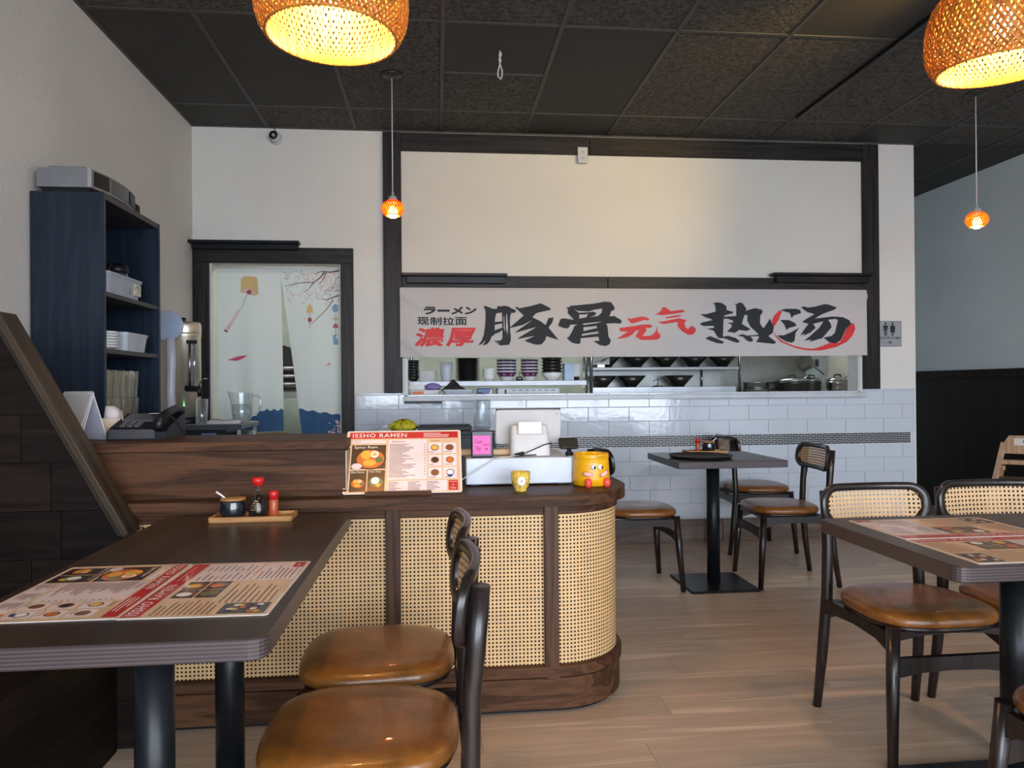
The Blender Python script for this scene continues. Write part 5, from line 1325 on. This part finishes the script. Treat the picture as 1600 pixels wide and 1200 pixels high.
put('round_lid', ld, plain('lid_blue', (0.36, 0.44, 0.58), 0.4), lo)
put('cup_sleeve', MB().tube([(0.01, 0.0, -0.07), (0.018, 0.0, -0.2), (0.01, 0.004, -0.40), (0.02, 0.0, -0.586)], [0.024, 0.026, 0.024, 0.027], 12), plain('sleeve_pale', (0.55, 0.55, 0.62), 0.35), lo)
tw = thing('folded_towel', 'white folded towel on the stand before the pitcher', 'towel', (-1.27, 4.60, ZS), 0.1)
mb = MB()
prof = [(-0.09, 0.002), (-0.092, 0.016), (-0.075, 0.026), (0.0, 0.018), (0.05, 0.022), (0.085, 0.024), (0.10, 0.012), (0.09, 0.002)]
mb.loft([[(u, w, v * s_) for u, v in prof] for w, s_ in ((-0.04, 0.9), (-0.03, 1.05), (0.0, 1.0), (0.03, 1.25), (0.05, 1.0))], cap=True, smooth=True)
put('towel_body', mb, plain('towel_white', (0.55, 0.52, 0.52), 0.95, bmp=(300, 0.4)), tw)
put('towel_fold', MB().tube([(-0.082, -0.043, 0.006), (-0.085, -0.043, 0.014), (-0.06, -0.043, 0.017), (0.0, -0.043, 0.010), (0.05, -0.043, 0.013)], 0.0022, 6), plain('towel_shade', (0.40, 0.38, 0.42), 0.95), tw)
pi_ = thing('water_pitcher', 'clear fluted pitcher half full of water beside the curtain', 'pitcher', (-1.203, 4.73, ZS))
mb = MB(); seg = 32; rings = []
for r, z in ((0.052, 0.0), (0.054, 0.006), (0.058, 0.06), (0.064, 0.13), (0.068, 0.185), (0.066, 0.185), (0.062, 0.13), (0.056, 0.06), (0.050, 0.012), (0.001, 0.010)):
    rg = []
    for i in range(seg):
        a = 2 * PI * i / seg; sp_ = max(0, -math.cos(a)) ** 6 * max(0, (z - 0.12) / 0.065)
        rr = r * (1 + 0.012 * (i % 2)) + sp_ * 0.02; rg.append((rr * math.cos(a), rr * math.sin(a), z + sp_ * 0.014))
    rings.append(rg)
mb.loft(rings[:5], smooth=True); mb.face([0 + i for i in range(seg)][::-1])
put('pitcher_body', mb, thin('pitcher_plastic'), pi_)
put('pitcher_handle', MB().tube([(0.064, 0, 0.165), (0.095, 0, 0.165), (0.112, 0, 0.14), (0.112, 0, 0.10), (0.10, 0, 0.07), (0.085, 0, 0.055)], 0.007, 10), thin('pitcher_plastic'), pi_)
put('water', MB().lathe([(0.048, 0.0125), (0.054, 0.06), (0.0595, 0.115), (0.001, 0.1152)], 28), thin('water', (0.86, 0.90, 0.91), 0.14), pi_)

# ================================================================== dark side cabinet under the pass
cb = thing('side_cabinet', 'low dark cabinet against the tiled wall behind the counter', 'cabinet', (-0.01, 5.10, 0))
put('cabinet_body', MB().box(-0.385, 0.385, -0.26, 0.26, 0.0, 0.855, bev=0.003), plain('cabinet_slate', (0.016, 0.018, 0.024), 0.4), cb)
put('cabinet_top', MB().box(-0.395, 0.395, -0.27, 0.27, 0.855, 0.882, bev=0.004), plain('cabinet_top', (0.022, 0.024, 0.030), 0.25), cb)
for s_ in (-1, 1):
    d_ = put('cabinet_door', MB().box(min(s_ * 0.01, s_ * 0.37), max(s_ * 0.01, s_ * 0.37), -0.275, -0.26, 0.05, 0.84, bev=0.003), plain('cabinet_slate', (0.016, 0.018, 0.024), 0.4), cb)
    put('handle', MB().box(s_ * 0.04 - 0.006, s_ * 0.04 + 0.006, -0.295, -0.275, 0.55, 0.68, bev=0.002), BLACKM, d_)
gv = thing('rubber_gloves', 'crumpled yellow rubber gloves on the dark side cabinet', 'gloves', (-0.232, 5.05, 0.882))
GLV = plain('glove_yellow', S(196, 188, 30), 0.45, noise=(20, 0.2))
mb = MB(); random.seed(9)
seg = 22; rings = []
for r, z in ((0.072, 0.0), (0.083, 0.014), (0.080, 0.030), (0.06, 0.048), (0.03, 0.058), (0.001, 0.060)):
    rings.append([(r * 1.05 * math.cos(2 * PI * i / seg) * (1 + 0.12 * math.sin(i * 2.3 + z * 70)), r * 0.7 * math.sin(2 * PI * i / seg) * (1 + 0.14 * math.sin(i * 1.7 + z * 50)), z * (1 + 0.25 * math.sin(i * 1.9))) for i in range(seg)])
mb.loft(rings, smooth=True, cap=True); put('glove_heap', mb, GLV, gv)
for k, (a, l) in enumerate(((2.9, 0.10), (3.3, 0.095), (-0.5, 0.085), (-0.9, 0.07), (-2.2, 0.08), (-1.6, 0.07))):
    c, s_ = math.cos(a), math.sin(a); put('finger', MB().tube([(0.03 * c, 0.025 * s_, 0.035), (0.06 * c, 0.05 * s_, 0.045), (l * c, l * 0.75 * s_, 0.02), ((l + .004) * c, (l + .004) * 0.75 * s_, 0.012)], [0.011, 0.011, 0.010, 0.006], 8), GLV, gv)
bt = thing('black_tray', 'flat black tray lying beside the yellow gloves', 'tray', (0.045, 5.08, 0.882))
put('tray_floor', MB().box(-0.17, 0.17, -0.13, 0.13, 0.0, 0.006), BLACKP, bt)
for x0, x1, y0, y1 in ((-0.18, 0.18, -0.14, -0.128), (-0.18, 0.18, 0.128, 0.14), (-0.18, -0.168, -0.128, 0.128), (0.168, 0.18, -0.128, 0.128)):
    put('tray_side', MB().box(x0, x1, y0, y1, 0.0, 0.026, bev=0.003), BLACKP, bt)
vs_ = thing('glass_jar', 'tall clear glass jar on the dark side cabinet', 'jar', (0.297, 5.02, 0.882))
put('jar_glass', MB().lathe([(0.045, 0.0), (0.052, 0.004), (0.060, 0.02), (0.060, 0.175), (0.056, 0.19), (0.057, 0.197), (0.054, 0.197), (0.057, 0.17), (0.057, 0.024), (0.048, 0.012), (0.001, 0.011)], 30), thin('jar_glass', (0.95, 0.97, 0.98), 0.05), vs_)
put('jar_rim', MB().lathe([(0.0545, 0.190), (0.060, 0.194), (0.060, 0.199), (0.0545, 0.201)], 30, cap=False), thin('jar_glass'), vs_)

# ================================================================== high chair by the passage
HW = wood('highchair_beech', S(120, 84, 50), S(170, 126, 80), 'Z', 2, 0.45, 0.05, 0.1)
hc = thing('high_chair', 'light wooden high chair against the dark wainscot at the right', 'high chair', (4.315, 5.03, 0), -0.65)
for sx in (-1, 1):
    put('leg', MB().prism([(-0.02, 0), (0.02, 0), (0.02, 0.735), (-0.02, 0.735)], -0.014, 0.014, lambda u, v, w: (sx * (0.33 - 0.155 * v / 0.735) + u, -0.13 - 0.09 * (1 - v / 0.735) + w, v)), HW, hc)
    put('leg', MB().prism([(-0.02, 0), (0.02, 0), (0.02, 0.56), (-0.02, 0.56)], -0.014, 0.014, lambda u, v, w: (sx * (0.24 - 0.06 * v / 0.56) + u, 0.12 + 0.09 * (1 - v / 0.56) + w, v)), HW, hc)
    put('side_rail', MB().box(sx * 0.178 - 0.012, sx * 0.178 + 0.012, -0.13, 0.13, 0.53, 0.565, bev=0.003), HW, hc)
put('back_board', MB().prism([(-0.19, 0.655), (0.19, 0.655), (0.175, 0.735), (0.145, 0.785), (-0.145, 0.785), (-0.175, 0.735)], -0.15, -0.128, XZ), HW, hc)
put('front_bar', MB().box(-0.20, 0.20, -0.155, -0.125, 0.575, 0.61, bev=0.004), HW, hc)
put('seat', MB().box(-0.19, 0.19, -0.14, 0.14, 0.44, 0.46, bev=0.004), HW, hc)
put('footrest', MB().box(-0.24, 0.24, -0.16, -0.08, 0.24, 0.258, bev=0.003), HW, hc)
lb_ = put('warning_label', MB().box(-0.115, 0.10, -0.1512, -0.150, 0.715, 0.765), plain('warning_label', S(190, 180, 170), 0.5), hc)
lm = MB(); lm.flat = True
for k in range(4): lm.poly([[(-0.06 + k * 0.04, 0.735), (-0.035 + k * 0.04, 0.735), (-0.035 + k * 0.04, 0.752), (-0.06 + k * 0.04, 0.752)]], lambda u, v: (u, -0.1515, v))
put('label_print', lm, INK, lb_)

# ================================================================== kitchen seen through the pass
SHS = plain('shelf_steel', (0.34, 0.35, 0.37), 0.42, 0.55)
ks = thing('kitchen_shelf', 'steel kitchen shelf behind the left half of the pass-through', 'shelf', (0.47, 5.84, 0))
put('shelf_board', MB().box(-0.69, 0.69, -0.12, 0.16, 1.172, 1.214, bev=0.004), SHS, ks)
for x in (-0.67, 0.73): put('shelf_post', MB().tube([(x, -0.09, 1.062), (x, -0.09, 1.75)], 0.014, 12), STEEL, ks)
put('upper_board', MB().box(-0.69, 0.75, -0.12, 0.16, 1.72, 1.75, bev=0.004), SHS, ks)
kc = thing('prep_counter', 'steel prep counter just behind the window sill', 'counter', (1.5, 6.05, 0))
put('counter_top', MB().box(-1.72, 2.0, -0.46, 0.45, 1.025, 1.06, bev=0.003), STEELB, kc)
put('counter_body', MB().box(-1.70, 1.98, -0.40, 0.42, 0.1, 1.025), STEELB, kc)
ZK, ZL = 1.2142, 1.0602
def ring_stack(r, h, m_): return dish(r, h, r * 0.6, m_)
stack('black_bowl', 'bowl', 'black bowl, {} of the stack at the left window jamb', dish(0.048, 0.035, 0.026, BLACKC), -0.185, 5.76, ZK, 0.021, 7, 'black bowls stacked at the window jamb')
stack('square_plate', 'plate', 'white rectangular plate, {} of the stack on the steel shelf', MB().loft([[(x, y, 0.0) for x, y in rrect(0.11, 0.11, 0.01, 3)], [(x, y, 0.006) for x, y in rrect(0.12, 0.12, 0.01, 3)], [(x, y, 0.014) for x, y in rrect(0.15, 0.15, 0.012, 3)], [(x, y, 0.014) for x, y in rrect(0.142, 0.142, 0.012, 3)], [(x, y, 0.008) for x, y in rrect(0.11, 0.11, 0.01, 3)]], cap=True).mesh('square_plate', WHITEC), -0.077, 5.78, ZK, 0.0135, 6, 'white rectangular plates on the steel shelf')
tb_ = thing('white_canister', 'white plastic canister between the plates and the black trays', 'canister', (0.068, 5.77, ZK))
put('canister_body', MB().lathe([(0.036, 0.0), (0.038, 0.004), (0.047, 0.075), (0.0485, 0.13), (0.047, 0.133)], 24), plain('canister_white', (0.52, 0.55, 0.60), 0.4), tb_)
put('canister_lid', MB().lathe([(0.050, 0.132), (0.051, 0.136), (0.051, 0.146), (0.046, 0.150), (0.001, 0.150)], 24), plain('canister_lid', (0.60, 0.60, 0.60), 0.4), tb_)
stack('black_plate', 'plate', 'wide black plate, {} of the stack on the steel shelf', MB().lathe([(0.06, 0.0), (0.065, 0.002), (0.099, 0.011), (0.099, 0.013), (0.06, 0.005), (0.001, 0.005)], 26).mesh('black_plate', BLACKC), 0.232, 5.80, ZK, 0.0125, 14, 'wide black plates on the steel shelf')
stack('sauce_dish', 'dish', 'small white dish, {} of the stack beside the black plates', dish(0.053, 0.026, 0.03, WHITEC), 0.396, 5.77, ZK, 0.0165, 5, 'small white dishes on the steel shelf')
PAT = plain('bowl_navy', (0.035, 0.035, 0.11), 0.25, coat=0.3)
def pat_bowl(r):
    b0 = dish(r, 0.075, r * 0.55, WHITEC)
    band = MB().lathe([(r * 0.70, 0.024), (r * 0.925, 0.052), (r * 0.985, 0.066)], 28, cap=False); band.xform(lambda v: Vector((v.x * 1.03, v.y * 1.03, v.z)))
    dots = MB()
    for k in range(8):
        a = -PI / 2 - 0.35 + k * PI / 4; rr = r * 0.90
        mb = MB().lathe([(0.013, 0.0), (0.012, 0.003), (0.001, 0.004)], 12)
        n0 = len(dots.v)
        for v in mb.v:
            w = Vector((v[0], -v[2] - rr, v[1] * 0.85 + 0.047 + 0.0)); w.y -= 0.0 + (w.z - 0.047) * 0.9
            ca, sa = math.cos(a + PI / 2), math.sin(a + PI / 2); dots.v.append((w.x * ca - w.y * sa, w.x * sa + w.y * ca, w.z))
        for f in mb.f: dots.face([n0 + i for i in f])
    return [('bowl_body', b0), ('painted_band', band.mesh('painted_band', PAT)), ('painted_crests', dots.mesh('painted_crests', plain('crest_red', S(196, 84, 92), 0.3)))]
stack('patterned_bowl', 'bowl', 'white bowl with navy pattern, {} of the larger patterned stack', pat_bowl(0.077), 0.535, 5.78, ZK, 0.024, 5, 'patterned bowls on the steel shelf')
stack('patterned_bowl', 'bowl', 'white bowl with navy pattern, {} of the smaller patterned stack', pat_bowl(0.067), 0.715, 5.78, ZK, 0.024, 5, 'patterned bowls on the steel shelf')
be = thing('service_bell', 'small silver service bell between the two patterned bowl stacks', 'bell', (0.632, 5.74, ZK))
put('bell_base', MB().lathe([(0.03, 0.0), (0.03, 0.006), (0.026, 0.008)], 20), BLACKP, be)
put('bell_dome', MB().lathe([(0.030, 0.008), (0.029, 0.016), (0.022, 0.028), (0.010, 0.034), (0.001, 0.035)], 20), STEEL, be)
put('bell_plunger', MB().lathe([(0.003, 0.034), (0.003, 0.06), (0.006, 0.062), (0.006, 0.068), (0.001, 0.07)], 10), STEEL, be)
wbw = dish(0.084, 0.06, 0.045, WHITEC)
tag(put('white_bowl', wbw, None, loc=(0.892, 5.78, ZK)), 'wide cream bowl under the black bowls on the steel shelf', 'bowl')
stack('black_bowl', 'bowl', 'black bowl, {} of those nested on the cream bowl', dish(0.084, 0.045, 0.05, BLACKC), 0.892, 5.78, ZK + 0.028, 0.026, 5, 'black bowls nested on the cream bowl')
bc = thing('blue_carton', 'pale blue carton at the right end of the steel shelf', 'carton', (1.048, 5.78, ZK))
put('carton_body', MB().box(-0.064, 0.012, -0.05, 0.05, 0.0, 0.132, bev=0.002), plain('carton_blue', (0.42, 0.54, 0.70), 0.6), bc)
put('carton_side', MB().box(0.012, 0.06, -0.05, 0.05, 0.03, 0.132, bev=0.002), plain('carton_white', (0.55, 0.57, 0.58), 0.6), bc)
put('tape_roll', MB().lathe([(0.022, 0.0), (0.022, 0.026), (0.010, 0.026), (0.010, 0.0)], 18, (0.035, -0.03, 0.0)), BLACKP, bc)
# below the shelf
bin_('food_bin', 'white bin with an orange sticker at the left window jamb', (-0.10, 5.70, ZL), 0.235, 0.16, 0.085, plain('bin_white', (0.52, 0.53, 0.55), 0.4))
stk = MB().box(-0.085, 0.085, -0.0005, 0.0, 0.012, 0.06)
sk_ = thing('bin_sticker', 'orange and white price sticker on the white bin', 'sticker', (-0.10, 5.6168, ZL + 0.005))
put('sticker_paper', MB().box(-0.085, 0.07, -0.001, 0.0, 0.022, 0.072), WHITEP, sk_); put('sticker_mark', MB().box(-0.085, -0.005, -0.002, -0.001, 0.05, 0.072, bev=0.0004), plain('sticker_orange', S(222, 120, 84), 0.6), sk_)
put('sticker_lines', MB().box(-0.08, 0.065, -0.002, -0.001, 0.034, 0.038), MTXT, sk_)
tag(put('paper_box', MB().box(-0.06, 0.06, -0.05, 0.05, 0, 0.038, bev=0.002), WHITEP, loc=(-0.158, 5.70, ZL + 0.0868)), 'flat white paper box on the stickered bin', 'box')
pu = MB(); random.seed(12); rings = []
for r, z in ((0.045, 0.0), (0.062, 0.012), (0.062, 0.028), (0.045, 0.043), (0.02, 0.05), (0.001, 0.052)):
    rings.append([(r * math.cos(2 * PI * i / 20) * random.uniform(.92, 1.06), r * 0.8 * math.sin(2 * PI * i / 20) * random.uniform(.92, 1.06), z * random.uniform(.95, 1.05)) for i in range(20)])
pu.loft(rings, smooth=False, cap=True)
tag(put('purple_sponge', pu, plain('sponge_purple', S(134, 118, 176), 0.8, noise=(120, 0.4)), loc=(-0.035, 5.70, ZL + 0.0868)), 'purple crinkled scrubber lying on the stickered bin', 'scrubber')
bin_('food_bin', 'grey blue bin below the black plates', (0.155, 5.70, ZL), 0.235, 0.16, 0.088, plain('bin_bluegrey', (0.36, 0.40, 0.48), 0.4))
cl = MB(); rings = []
for r, z in ((0.085, 0.0), (0.10, 0.01), (0.075, 0.03), (0.05, 0.045), (0.03, 0.07), (0.012, 0.085), (0.001, 0.088)):
    rings.append([(r * math.cos(2 * PI * i / 18) * random.uniform(.85, 1.1), r * 0.65 * math.sin(2 * PI * i / 18) * random.uniform(.85, 1.1), z * random.uniform(.9, 1.1)) for i in range(18)])
cl.loft(rings, smooth=True, cap=True)
tag(put('dark_cloth', cl, plain('cloth_dark', (0.018, 0.014, 0.012), 0.8, noise=(30, 0.5)), loc=(0.12, 5.70, ZL + 0.072)), 'dark bunched cloth heaped in the grey blue bin', 'cloth')
pk = thing('blue_packet', 'blue and white packet between the grey bin and the printer', 'packet', (0.36, 5.70, ZL))
put('packet_body', MB().box(-0.062, 0.062, -0.03, 0.03, 0, 0.095, bev=0.006), plain('packet_blue', S(26, 70, 136), 0.35), pk)
pm2 = MB(); pm2.flat = True
pm2.poly([[(0.062, 0.095 - 0.001), (0.05, 0.094), (0.035, 0.06), (0.005, 0.03), (-0.03, 0.012), (0.062, 0.012)]], lambda u, v: (u * 0.9, -0.0305, v * 0.95))
put('packet_swirl', pm2, WHITEP, pk)
pm2 = MB(); pm2.flat = True; pm2.poly([[(-0.06, 0.002), (-0.018, 0.002), (-0.018, 0.065), (-0.06, 0.065)]], lambda u, v: (u, -0.0308, v)); put('packet_panel', pm2, plain('packet_navy', (0.012, 0.012, 0.03), 0.5), pk)
pr_ = thing('label_printer', 'white printer with slots on the prep counter', 'printer', (0.695, 5.72, ZL))
put('printer_body', MB().box(-0.24, 0.24, -0.06, 0.12, 0, 0.094, bev=0.006), plain('printer_white', (0.52, 0.57, 0.64), 0.4), pr_)
put('front_tray', MB().box(-0.145, 0.155, -0.064, -0.06, 0.012, 0.058, bev=0.002), plain('printer_grey', (0.42, 0.45, 0.50), 0.4), pr_)
for k in range(7): put('vent_slot', MB().box(-0.13 + k * 0.05, -0.10 + k * 0.05, -0.0612, -0.0598, 0.076, 0.081), BLACKP, pr_)
put('printer_knob', MB().box(-0.186, -0.172, -0.066, -0.06, 0.03, 0.085), BLACKP, pr_)
put('printer_badge', MB().box(0.02, 0.05, -0.0652, -0.064, 0.032, 0.044), MTXT, pr_)
# bowl rack
rk = thing('bowl_rack', 'two-tier steel rack of conical black bowls in the pass-through', 'rack', (1.92, 6.22, 0))
put('upper_shelf', MB().box(-0.65, 0.64, -0.10, 0.22, 1.298, 1.322, bev=0.003), SHS, rk)
put('lower_shelf', MB().box(-0.65, 0.63, -0.08, 0.22, 1.140, 1.150, bev=0.003), SHS, rk)
put('front_skirt', MB().box(-0.65, 0.61, -0.10, -0.08, 1.062, 1.154, bev=0.002), plain('bright_steel', (0.42, 0.44, 0.48), 0.36, 0.6), rk)
for x in (-0.68, 0.655): put('rack_post', MB().tube([(x, -0.07, 1.06), (x, -0.07, 1.8)], 0.012, 12), STEEL, rk)
put('rack_post', MB().tube([(0.42, 0.20, 1.15), (0.42, 0.20, 1.30)], 0.008, 10), STEEL, rk)
put('back_sheet', MB().box(-0.65, 0.63, 0.222, 0.226, 1.15, 1.7), plain('back_steel', (0.30, 0.31, 0.30), 0.4, 0.6), rk)
cone = MB().lathe([(0.045, 0.0), (0.047, 0.012), (0.050, 0.014), (0.128, 0.102), (0.124, 0.102), (0.045, 0.018), (0.001, 0.018)], 30).mesh('ramen_bowl', BLACKC)
for i, x in enumerate((1.44, 1.70, 1.955, 2.21, 2.465)):
    tag(put('ramen_bowl', cone, None, loc=(x, 6.26, 1.3222)), 'conical black bowl on the upper rack tier, %s from the left' % words[i], 'bowl', 'conical black bowls on the rack')
for i, x in enumerate((1.40, 1.655, 2.075)):
    tag(put('ramen_bowl', cone, None, loc=(x, 6.26, 1.1502)), 'conical black bowl on the lower rack tier, %s from the left' % words[i], 'bowl', 'conical black bowls on the rack')
td = thing('tape_dispenser', 'small silver dispenser between two lower conical bowls', 'dispenser', (1.865, 6.18, 1.1502))
put('dispenser_base', MB().lathe([(0.055, 0.0), (0.055, 0.006), (0.03, 0.016), (0.001, 0.018)], 20), STEEL, td)
put('dispenser_spout', MB().tube([(0, 0, 0.015), (0, 0, 0.055), (-0.02, 0, 0.062), (-0.04, 0, 0.055)], 0.006, 8), STEEL, td)
put('dispenser_knob', MB().lathe([(0.008, 0.055), (0.009, 0.068), (0.001, 0.072)], 10), BLACKP, td)
bd = thing('order_board', 'white board with dark scribbles above the bowl rack', 'board', (1.355, 6.08, 1.345))
put('board_panel', MB().box(-0.07, 0.07, 0, 0.006, 0, 0.10), WHITEP, bd)
pm2 = MB(); pm2.flat = True; random.seed(2)
for k in range(7):
    u, v = random.uniform(-.06, .03), random.uniform(.01, .04); pm2.poly([[(u, v), (u + .035, v + .016), (u + .035, v + .021), (u, v + .006)]], lambda a, b: (a, -0.001, b))
put('board_marks', pm2, INK, bd); put('board_foot', MB().box(-0.03, 0.03, 0.006, 0.02, -0.023, 0.02), STEELB, bd)
# kettles and pans
pan_me = [('pan_body', MB().lathe([(0.095, 0.0), (0.105, 0.006), (0.108, 0.05), (0.112, 0.054), (0.105, 0.054), (0.10, 0.01), (0.001, 0.008)], 32).mesh('pan_body', STEEL)), ('pan_handle', MB().tube([(0.105, 0, 0.042), (0.16, 0.02, 0.05), (0.2, 0.03, 0.05)], [0.006, 0.008, 0.008], 8).mesh('pan_handle', BLACKP))]
stack('steel_pan', 'pan', 'shallow steel pan, {} of two beside the black soup kettle', pan_me, 2.705, 6.12, ZL + 0.018, 0.056, 2, 'shallow steel pans')
tag(put('trivet', MB().lathe([(0.10, 0.0), (0.11, 0.004), (0.11, 0.014), (0.10, 0.0178)], 24), BLACKM, loc=(2.705, 6.12, ZL)), 'black round trivet under the shallow steel pans', 'trivet')
def kettle(label, x, y, r, m_, lid):
    t = thing('soup_kettle', label, 'kettle', (x, y, ZL), 0, 'soup kettles in the kitchen')
    put('kettle_body', MB().lathe([(r * 0.80, 0.0), (r * 0.88, 0.02), (r, 0.075), (r, 0.10), (r * 1.05, 0.112), (r * 1.06, 0.128), (r * 0.98, 0.132)], 32), m_, t)
    put('kettle_lid', MB().lathe([(r * 1.0, 0.132), (r * 0.97, 0.145), (r * 0.7, 0.160), (r * 0.3, 0.168), (0.001, 0.169)], 32), lid, t)
    put('lid_handle', MB().tube([(-0.03, 0, 0.166), (-0.026, 0, 0.185), (0.026, 0, 0.185), (0.03, 0, 0.166)], 0.006, 8), BLACKP, t)
    put('ladle', MB().tube([(r * 0.5, -0.02, 0.15), (r * 0.85, -0.03, 0.172), (r * 1.05, -0.03, 0.176)], 0.006, 8), STEEL, t)
kettle('large black soup kettle below the hanging steel pan', 3.04, 6.14, 0.145, plain('kettle_black', (0.016, 0.014, 0.013), 0.25), STEEL)
kettle('narrow dark soup kettle between the black and silver kettles', 3.275, 6.26, 0.085, plain('kettle_dark', (0.03, 0.03, 0.028), 0.3), STEEL)
kettle('silver soup kettle at the right end of the pass-through', 3.40, 6.05, 0.085, STEEL, STEEL)
hp = thing('hanging_pan', 'steel saucepan hanging tilted at the right end of the pass-through', 'saucepan', (3.235, 6.30, 1.36), rot=(0.9, 0.75, 0.2))
put('pan_body', MB().lathe([(0.062, -0.05), (0.07, -0.046), (0.076, 0.045), (0.079, 0.05), (0.073, 0.05), (0.066, -0.042), (0.001, -0.043)], 28), plain('pan_dull', (0.22, 0.22, 0.21), 0.35, 0.8), hp)
put('pan_handle', MB().tube([(0.074, 0, 0.035), (0.13, 0, 0.05), (0.2, 0, 0.06)], 0.007, 8), plain('pan_dull', (0.22, 0.22, 0.21), 0.35, 0.8), hp)
hkk = thing('pan_rail', 'steel hanging rail above the soup kettles', 'rail', (3.0, 6.42, 1.56))
put('rail_tube', MB().tube([(-0.42, 0, 0), (0.42, 0, 0)], 0.008, 10), STEEL, hkk)
for x in (-0.4, 0.4): put('rail_bracket', MB().box(x - 0.008, x + 0.008, 0, 0.17, -0.008, 0.008), STEEL, hkk)
stw = thing('splash_panel', 'grey steel splash panel behind the soup kettles', 'panel', (2.98, 6.60, 1.06))
put('panel_sheet', MB().box(-0.42, 0.42, 0, 0.008, 0, 0.95), plain('splash_steel', (0.27, 0.275, 0.26), 0.42, 0.5), stw)
for x in (-0.42, 0.42): put('panel_edge', MB().box(x - 0.006, x + 0.006, -0.004, 0.010, 0, 0.95), STEEL, stw)
struct('wall_kitchen_pier', MB().box(3.40, 3.55, 6.5, 6.75, 0, 2.75), plain('pier_paint', (0.62, 0.70, 0.74), 0.6))
sw = thing('light_switch', 'small dark switch plate on the kitchen pier', 'switch', (3.455, 6.5, 1.36))
put('switch_plate', MB().box(-0.02, 0.02, -0.006, 0, -0.035, 0.035, bev=0.002), plain('switch_grey', (0.12, 0.13, 0.15), 0.4), sw)
put('switch_rocker', MB().box(-0.008, 0.008, -0.010, -0.006, -0.018, 0.018, bev=0.002), BLACKP, sw)
# behind the curtain gap
tu = thing('white_tub', 'pale plastic tub seen through the gap in the doorway curtain', 'tub', (-1.215, 6.30, 0))
put('tub_body', MB().lathe([(0.11, 0.6), (0.12, 0.61), (0.145, 0.86), (0.15, 0.87), (0.15, 1.08), (0.143, 1.08)], 28), plain('tub_plastic', (0.42, 0.48, 0.42), 0.5), tu)
put('tub_stand', MB().box(-0.16, 0.16, -0.14, 0.14, 0.0, 0.6, bev=0.01), BLACKM, tu)
mc = thing('noodle_machine', 'dark kitchen machine seen through the gap in the doorway curtain', 'machine', (-1.36, 6.95, 0))
put('machine_body', MB().box(-0.25, 0.25, -0.2, 0.2, 0.0, 1.15, bev=0.02), STEELB, mc)
put('machine_head', MB().prism([(-0.2, 1.15), (0.2, 1.15), (0.24, 1.45), (0.0, 1.55), (-0.24, 1.36)], -0.18, 0.18, XZ), plain('machine_dark', (0.03, 0.03, 0.032), 0.4), mc)
for k in range(3): put('machine_roller', MB().tube([(-0.18, -0.2, 1.2 + k * 0.07), (0.18, -0.2, 1.2 + k * 0.07)], 0.022, 12), STEEL, mc)
bk_ = thing('maroon_bucket', 'maroon bucket with tan rim below the curtain hem', 'bucket', (-1.25, 5.86, 0))
put('bucket_body', MB().lathe([(0.09, 0.0), (0.1, 0.01), (0.125, 0.80), (0.12, 0.80)], 28), plain('bucket_maroon', (0.10, 0.025, 0.03), 0.4), bk_)
put('bucket_rim', MB().lathe([(0.122, 0.795), (0.130, 0.80), (0.130, 0.815), (0.118, 0.82)], 28, cap=False), plain('bucket_tan', S(206, 170, 120), 0.5), bk_)
